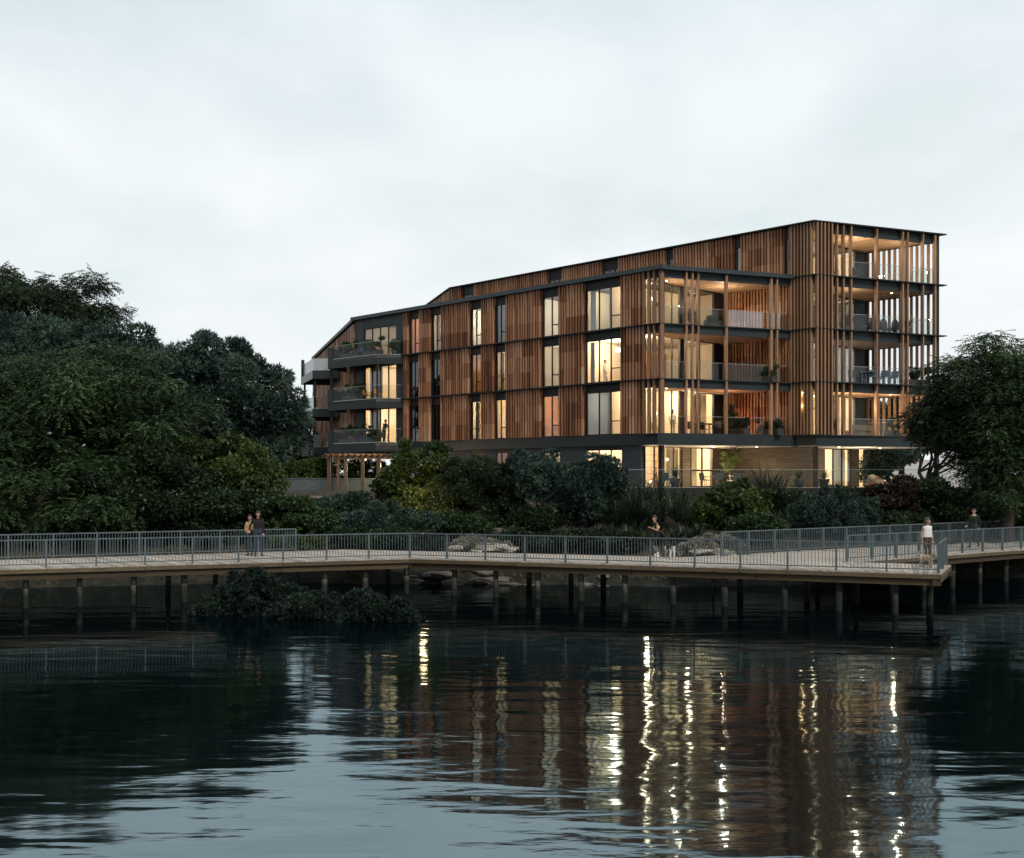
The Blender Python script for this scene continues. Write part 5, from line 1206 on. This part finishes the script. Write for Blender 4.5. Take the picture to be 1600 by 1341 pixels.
# ------------------------------------------------------------------ people
def mesh_of(ob):
    dg = bpy.context.evaluated_depsgraph_get(); e = ob.evaluated_get(dg); return bpy.data.meshes.new_from_object(e)
def flesh(bones, mats, voxel, classify):
    """capsules fused into one skin; material per face from the nearest bone"""
    mb = MB()
    for (p, q, r0, r1, tg) in bones:
        p, q = Vector(p), Vector(q)
        mb.ball(p, r0, 12, 8); mb.ball(q, r1, 12, 8)
        if (q - p).length > 1e-4: mb.tube(p, q, r0, r1, 14)
    me = bpy.data.meshes.new('body'); me.from_pydata(mb.v, [], mb.f); ob = bpy.data.objects.new('tmp', me); COL.objects.link(ob)
    rm = ob.modifiers.new('r', 'REMESH'); rm.mode = 'VOXEL'; rm.voxel_size = voxel; rm.use_smooth_shade = True
    sm = ob.modifiers.new('s', 'SMOOTH'); sm.factor = .5; sm.iterations = 3
    bpy.context.view_layer.update()
    out_ = mesh_of(ob); bpy.data.objects.remove(ob)
    n = len(out_.polygons); c = np.zeros(n * 3); out_.polygons.foreach_get('center', c); c = c.reshape(-1, 3)
    best = np.full(n, 1e9); idx = np.zeros(n, int)
    for i, (p, q, r0, r1, tg) in enumerate(bones):
        p, q = np.array(p, float), np.array(q, float); d = q - p; l2 = max(d @ d, 1e-9)
        t = np.clip(((c - p) @ d) / l2, 0, 1); dist = np.linalg.norm(c - (p + t[:, None] * d), axis=1) - (r0 + (r1 - r0) * t)
        k = dist < best; best[k] = dist[k]; idx[k] = i
    tags = sorted(set(b[4] for b in bones) | {'eye'}); 
    mi = np.array([tags.index(bones[i][4]) for i in idx])
    if classify: mi = classify(c, mi, tags)
    for t in tags: out_.materials.append(M[mats[t]])
    out_.polygons.foreach_set('material_index', mi.astype(np.int32)); out_.polygons.foreach_set('use_smooth', [True] * n)
    return out_
def person(loc, rz, label, mats, pose=None, H=1.75, hair='hair', hair_kind='short', voxel=.011, sleeves='long', extra=None):
    P = dict(pelvis=(0, 0, .95), waist=(0, 0, 1.08), chest=(0, -.01, 1.30), neck=(0, .01, 1.47), head=(0, -.02, 1.635), turn=0,
             shL=(.18, 0, 1.42), elL=(.22, .02, 1.14), wrL=(.21, -.07, .90), shR=(-.18, 0, 1.42), elR=(-.22, .02, 1.14), wrR=(-.21, -.07, .90),
             hpL=(.09, 0, .92), knL=(.095, -.03, .50), anL=(.09, .01, .085), hpR=(-.09, 0, .92), knR=(-.095, -.03, .50), anR=(-.09, .01, .085),
             toeL=None, toeR=None, slim=1.)
    P.update(pose or {}); k = H / 1.75; s_ = P['slim']
    V3 = lambda n: Vector(P[n]); b = []
    pl, wa, chst, nk, hd = (V3(n) for n in ('pelvis', 'waist', 'chest', 'neck', 'head'))
    sx = (V3('shL') - V3('shR')); sx.normalize(); hx = (V3('hpL') - V3('hpR')).normalized()
    for q in (-1, 1):
        b += [(pl + hx * .075 * q - Vector((0, 0, .03)), wa + hx * .065 * q, .105 * s_, .092 * s_, 'bottom' if q else 'bottom'), (wa + hx * .06 * q, chst + sx * .085 * q, .092 * s_, .105 * s_, 'top'),
              (chst + sx * .085 * q, V3('shL' if q > 0 else 'shR') - Vector((0, 0, .01)), .10 * s_, .062 * s_, 'top')]
    b += [(chst, nk - Vector((0, 0, .03)), .10 * s_, .07, 'top'), (nk - Vector((0, 0, .03)), hd - Vector((0, 0, .06)), .054, .05, 'skin')]
    a = P['turn']; f = Vector((math.sin(a), -math.cos(a), 0)); sd = Vector((math.cos(a), math.sin(a), 0)); up = Vector((0, 0, 1))
    hp = lambda x, y, z: hd + sd * x + f * y + up * z
    b += [(hp(0, -.018, .022), hp(0, .01, .018), .086, .08, 'skin'), (hp(0, .03, -.02), hp(0, .045, -.085), .062, .036, 'skin'), (hp(0, .09, .0), hp(0, .105, -.03), .010, .015, 'skin'),
          (hp(.084, -.01, -.01), hp(.084, -.012, .022), .012, .016, 'skin'), (hp(-.084, -.01, -.01), hp(-.084, -.012, .022), .012, .016, 'skin'), (hp(-.022, .092, -.062), hp(.022, .092, -.062), .008, .008, 'lip')]
    for S_ in 'LR':
        sh, el, wr = V3('sh' + S_), V3('el' + S_), V3('wr' + S_); d = (wr - el).normalized()
        up_t = {'long': 'top', 'short': 'top', 'none': 'skin'}[sleeves]; lo_t = 'top' if sleeves == 'long' else 'skin'
        m_ = sh.lerp(el, .45)
        b += [(sh, m_, .056 * s_, .047 * s_, up_t if sleeves != 'none' else 'skin'), (m_, el, .047 * s_, .040 * s_, up_t if sleeves == 'long' else 'skin'), (el, el.lerp(wr, .35), .041 * s_, .040 * s_, lo_t), (el.lerp(wr, .35), wr, .040 * s_, .027 * s_, lo_t)]
        pd = d.orthogonal().normalized(); side = d.cross(Vector((0, 1, .01))).normalized(); pn = d.cross(side)
        pk = wr + d * .085
        for j, fx in enumerate((-.027, -.009, .009, .027)): b.append((wr + d * .018 + side * fx * .6, pk + side * fx, .017, .014, 'skin'))
        for j, (fx, ln) in enumerate(((-.030, .062), (-.010, .075), (.010, .070), (.030, .055))):
            m1 = pk + side * fx + d * ln * .5 + pn * .006; b += [(pk + side * fx, m1, .0105, .0098, 'skin'), (m1, m1 + d * ln * .42 + pn * .022, .0098, .0085, 'skin')]
        tb = wr + d * .03 - side * .028; b += [(tb, tb + d * .035 - side * .022 + pn * .012, .013, .0115, 'skin'), (tb + d * .035 - side * .022 + pn * .012, tb + d * .066 - side * .024 + pn * .02, .0115, .0095, 'skin')]
        h_, kn, an = V3('hp' + S_), V3('kn' + S_), V3('an' + S_)
        m_ = h_.lerp(kn, .5)
        b += [(h_, m_, .088 * s_, .074 * s_, 'bottom'), (m_, kn, .074 * s_, .055 * s_, 'bottom'), (kn, kn.lerp(an, .35), .054 * s_, .053 * s_, 'leg'), (kn.lerp(an, .35), an, .053 * s_, .037 * s_, 'leg')]
        te = P['toe' + S_]; te = Vector(te) if te else an + Vector((.02 if S_ == 'L' else -.02, -.16, -.045))
        he = an + (an - te).normalized() * .045; he.z = an.z - .04 if not P['toe' + S_] else he.z
        b += [(he, an, .035, .042, 'shoe'), (he, an.lerp(te, .6) - Vector((0, 0, .012)), .035, .038, 'shoe'), (an.lerp(te, .55), te, .04, .028, 'shoe')]
    b = [(Vector(p) * k, Vector(q) * k, r0 * k, r1 * k, t) for p, q, r0, r1, t in b]
    eyes = [np.array(hp(x, .078, .012) * k) for x in (-.031, .031)]
    def cl(c, mi, tags):
        for e in eyes: mi[np.linalg.norm(c - e, axis=1) < .0145 * k] = tags.index('eye')
        return mi
    m2_ = dict(mats); m2_.setdefault('lip', 'terra_in'); m2_['eye'] = 'eye'; m2_.setdefault('leg', m2_['bottom']); m2_.setdefault('skin', 'skin')
    me = flesh(b, m2_, voxel, cl)
    o = bpy.data.objects.new('person', me); COL.objects.link(o); o.location = loc; o.rotation_euler.z = rz
    tag(o, label, 'person'); ORIG[o.name] = Vector((0, 0, 0))
    hb = []
    for (y, z, r) in ((-.03, .05, .088), (-.045, .01, .085), (-.005, .068, .078), (.03, .075, .055)): hb.append((hp(-.012, y, z) * k, hp(.012, y, z) * k, r * k, r * k, 'h'))
    if hair_kind in ('long', 'pony'):
        hb += [(hp(-.05, -.05, .0) * k, hp(-.06, -.06, -.14) * k, .05 * k, .035 * k, 'h'), (hp(.05, -.05, .0) * k, hp(.06, -.06, -.14) * k, .05 * k, .035 * k, 'h'), (hp(0, -.075, .0) * k, hp(0, -.09, -.17) * k, .06 * k, .04 * k, 'h')]
    if hair_kind == 'pony': hb += [(hp(0, -.11, .03) * k, hp(0, -.18, -.03) * k, .04 * k, .042 * k, 'h'), (hp(0, -.18, -.03) * k, hp(0, -.17, -.22) * k, .042 * k, .015 * k, 'h')]
    hm = flesh(hb, {'h': hair, 'eye': hair}, .012, None)
    h = bpy.data.objects.new('hair', hm); COL.objects.link(h); h.parent = o
    if extra: extra(o, k)
    return o
def dpt(px, py): return on(px, py, DECK + .004)
# couple on the left
p = dpt(403, 869.5); person(p, .35, 'man in black jacket and dark jeans standing with an arm round the woman in tan', dict(top='blackcloth', bottom='navy', shoe='shoe'),
    dict(elR=(-.30, .03, 1.19), wrR=(-.34, -.10, 1.02), turn=-.2, knL=(.11, -.05, .5), anL=(.15, .03, .085)), 1.82)
p = dpt(391, 868.5) + Vector((-.02, .05, 0)); person(p, -.25, 'woman in a tan top standing with hands clasped beside the man in black', dict(top='tan', bottom='navy', shoe='shoe'),
    dict(shL=(.155, 0, 1.42), shR=(-.155, 0, 1.42), elL=(.22, -.02, 1.17), wrL=(.04, -.19, 1.08), elR=(-.22, -.02, 1.17), wrR=(-.03, -.19, 1.02), turn=.3, slim=.88), 1.66, hair_kind='long')
# jogger heading left
def bra(o, k):
    mb = MB(); mb.lathe(Vector((0, -.02, 1.22)) * k, [(.145, 0), (.155, .02), (.158, .085), (.148, .10)], 18); mb.v = [(x, y * .78, z) for x, y, z in mb.v]
    mb.build('sports_top_band', M['yellow'], o, True)
p = dpt(1026, 872); person(p, -1.15, 'woman jogging left in a yellow banded black sports top and patterned dark leggings', dict(top='blackcloth', bottom='blackcloth', leg='greycloth', shoe='whitecloth'),
    dict(chest=(0, -.06, 1.30), neck=(0, -.07, 1.47), head=(0, -.11, 1.63), shL=(.155, -.07, 1.42), shR=(-.155, -.04, 1.42), elL=(.24, -.10, 1.15), wrL=(.10, -.30, 1.24), elR=(-.26, .20, 1.20), wrR=(-.24, .08, 1.02),
         knL=(.09, -.24, .56), anL=(.09, -.02, .19), toeL=(.10, -.15, .12), knR=(-.09, .03, .50), anR=(-.09, .16, .10), toeR=(-.09, .03, .035), turn=.5, slim=.86), 1.68, hair_kind='pony', sleeves='none', extra=bra)
# woman with dog on the lookout
def blouse(o, k):
    mb = MB(); mb.lathe((0, 0, 1.03 * k), [(.205, 0), (.20, .03), (.185, .2), (.165, .34), (.11, .42)], 20); mb.v = [(x, y * .72, z) for x, y, z in mb.v]; mb.build('loose_top', M['whitecloth'], o, True)
p = dpt(1449, 882.5); person(p, .45, 'woman in a loose white sleeveless top and brown trousers on the lookout', dict(top='whitecloth', bottom='browncloth', shoe='shoe'),
    dict(shL=(.16, 0, 1.42), shR=(-.16, 0, 1.42), elL=(.235, .03, 1.15), wrL=(.24, -.03, .90), elR=(-.24, .05, 1.15), wrR=(-.25, .0, .90), turn=.5, slim=.95), 1.70, 'hair_brown', 'long', sleeves='none', extra=blouse)
# man striding on the right hand path
def scarf(o, k):
    mb = MB(); mb.lathe((0, 0, 1.43 * k), [(.105, -.03), (.115, .0), (.10, .06), (.075, .07)], 16); mb.build('scarf', M['cushion'], o, True)
p = dpt(1522, 856); person(p, -.9, 'man in a dark green jacket and pale scarf walking on the right hand path', dict(top='olive', bottom='navy', shoe='shoe'),
    dict(elL=(.25, .10, 1.16), wrL=(.24, .02, .92), elR=(-.24, -.04, 1.16), wrR=(-.22, -.22, 1.0), knL=(.09, .02, .5), anL=(.09, .22, .13), toeL=(.10, .09, .05), knR=(-.09, -.16, .52), anR=(-.09, -.2, .085), turn=.3), 1.78, extra=scarf)
# people in the building
p = B(2.3, 3.9, L1 + .01); person(p, 2.6, 'woman with long dark hair and a white top standing inside the lit corner room', dict(top='whitecloth', bottom='greycloth', shoe='shoe'), dict(shL=(.155, 0, 1.42), shR=(-.155, 0, 1.42), slim=.88), 1.66, hair_kind='long', voxel=.014, sleeves='short')
p = B(u_at(945, 2.9), 2.9, L2 + .014); person(p, 1.3, 'man in grey walking past the large middle window', dict(top='glarecloth', bottom='glarecloth', shoe='glarecloth', leg='glarecloth'),
    dict(knL=(.09, -.15, .52), anL=(.09, -.22, .1), knR=(-.09, .02, .5), anR=(-.09, .24, .16), toeR=(-.09, .12, .06), elL=(.25, .1, 1.16), wrL=(.24, .04, .92), elR=(-.24, -.02, 1.16), wrR=(-.22, -.16, .95)), 1.78, voxel=.014)
p = B(u_at(600, -.35), -.35, L1 + .004); person(p, 1.0, 'dark figure leaning on the lowest left balcony before the lit window', dict(top='blackcloth', bottom='navy', shoe='shoe'),
    dict(chest=(0, -.10, 1.29), neck=(0, -.14, 1.46), head=(0, -.18, 1.62), shL=(.18, -.12, 1.41), shR=(-.18, -.12, 1.41), elL=(.22, -.2, 1.15), wrL=(.15, -.36, 1.05), elR=(-.22, -.2, 1.15), wrR=(-.15, -.36, 1.05)), 1.78, voxel=.014)
# dogs
def dog(loc, rz, label, body, white=None, k=1., fluffy=False):
    b = []; z = .36
    f_ = 1.25 if fluffy else 1.
    b += [((0, -.20, z), (0, .02, z + .0), .105 * f_, .095 * f_, 'body'), ((0, .02, z), (0, .22, z + .01), .095 * f_, .085 * f_, 'body'), ((0, -.22, z + .02), (0, -.32, z + .15), .078 * f_, .062 * f_, 'body'),
          ((0, -.33, z + .17), (0, -.36, z + .18), .070 * f_, .066 * f_, 'head'), ((0, -.38, z + .155), (0, -.47, z + .135), .042 * f_, .028, 'head'), ((0, -.478, z + .142), (0, -.484, z + .142), .015, .014, 'nose')]
    for s_ in (-1, 1):
        b += [((s_ * .05, -.32, z + .22), (s_ * .085, -.31, z + .15), .024, .022, 'ear'),
              ((s_ * .065, -.20, z - .04), (s_ * .065, -.21, .19), .048 * f_, .034 * f_, 'leg'), ((s_ * .065, -.21, .19), (s_ * .065, -.20, .04), .034 * f_, .024 * f_, 'leg'), ((s_ * .065, -.20, .03), (s_ * .065, -.235, .025), .028, .024, 'leg'),
              ((s_ * .065, .19, z - .02), (s_ * .07, .14, .22), .066 * f_, .042 * f_, 'leg'), ((s_ * .07, .14, .22), (s_ * .07, .235, .14), .042 * f_, .028 * f_, 'leg'), ((s_ * .07, .235, .14), (s_ * .07, .22, .03), .027 * f_, .022 * f_, 'leg'), ((s_ * .07, .22, .027), (s_ * .07, .18, .025), .026, .024, 'leg')]
    b += [((0, .27, z + .05), (0, .34, z + .18), .034 * f_, .026 * f_, 'body'), ((0, .34, z + .18), (0, .29, z + .27), .028 * f_, .016 * f_, 'body')]
    if white: b += [((0, -.27, z + .02), (0, -.25, z - .09), .075, .05, 'chest')]
    b = [(Vector(p) * k, Vector(q) * k, r0 * k, r1 * k, t) for p, q, r0, r1, t in b]
    mats = dict(body=body, head=body, ear=body, leg=white or body, nose='eye', eye='eye', chest=white or body)
    me = flesh(b, mats, .010, None); o = bpy.data.objects.new('dog', me); COL.objects.link(o); o.location = loc; o.rotation_euler.z = rz
    tag(o, label, 'dog'); return o
dog(dpt(1447, 886.5), .6, 'small fluffy cream dog standing at the feet of the woman in white', 'furcream', None, .92, True)
dog(dpt(1047, 871.5), .25, 'black dog with a white chest running behind the jogger', 'furblack', 'furwhite', 1.15)

c = empty('bookshelf', B(3.6, 3.4, LG), 'pale open bookshelf in the brightly lit ground floor corner room', 'bookshelf')
for z in (.02, .42, .82, 1.22, 1.62, 2.0): MB().uv(3.45, 3.75, 1.0, 5.2, LG + z, LG + z + .035).build('shelf', M['wood_in'], c)
for v in (.98, 2.4, 3.8, 5.2): MB().uv(3.45, 3.75, v, v + .03, LG + .012, LG + 2.04).build('side_panel', M['wood_in'], c)
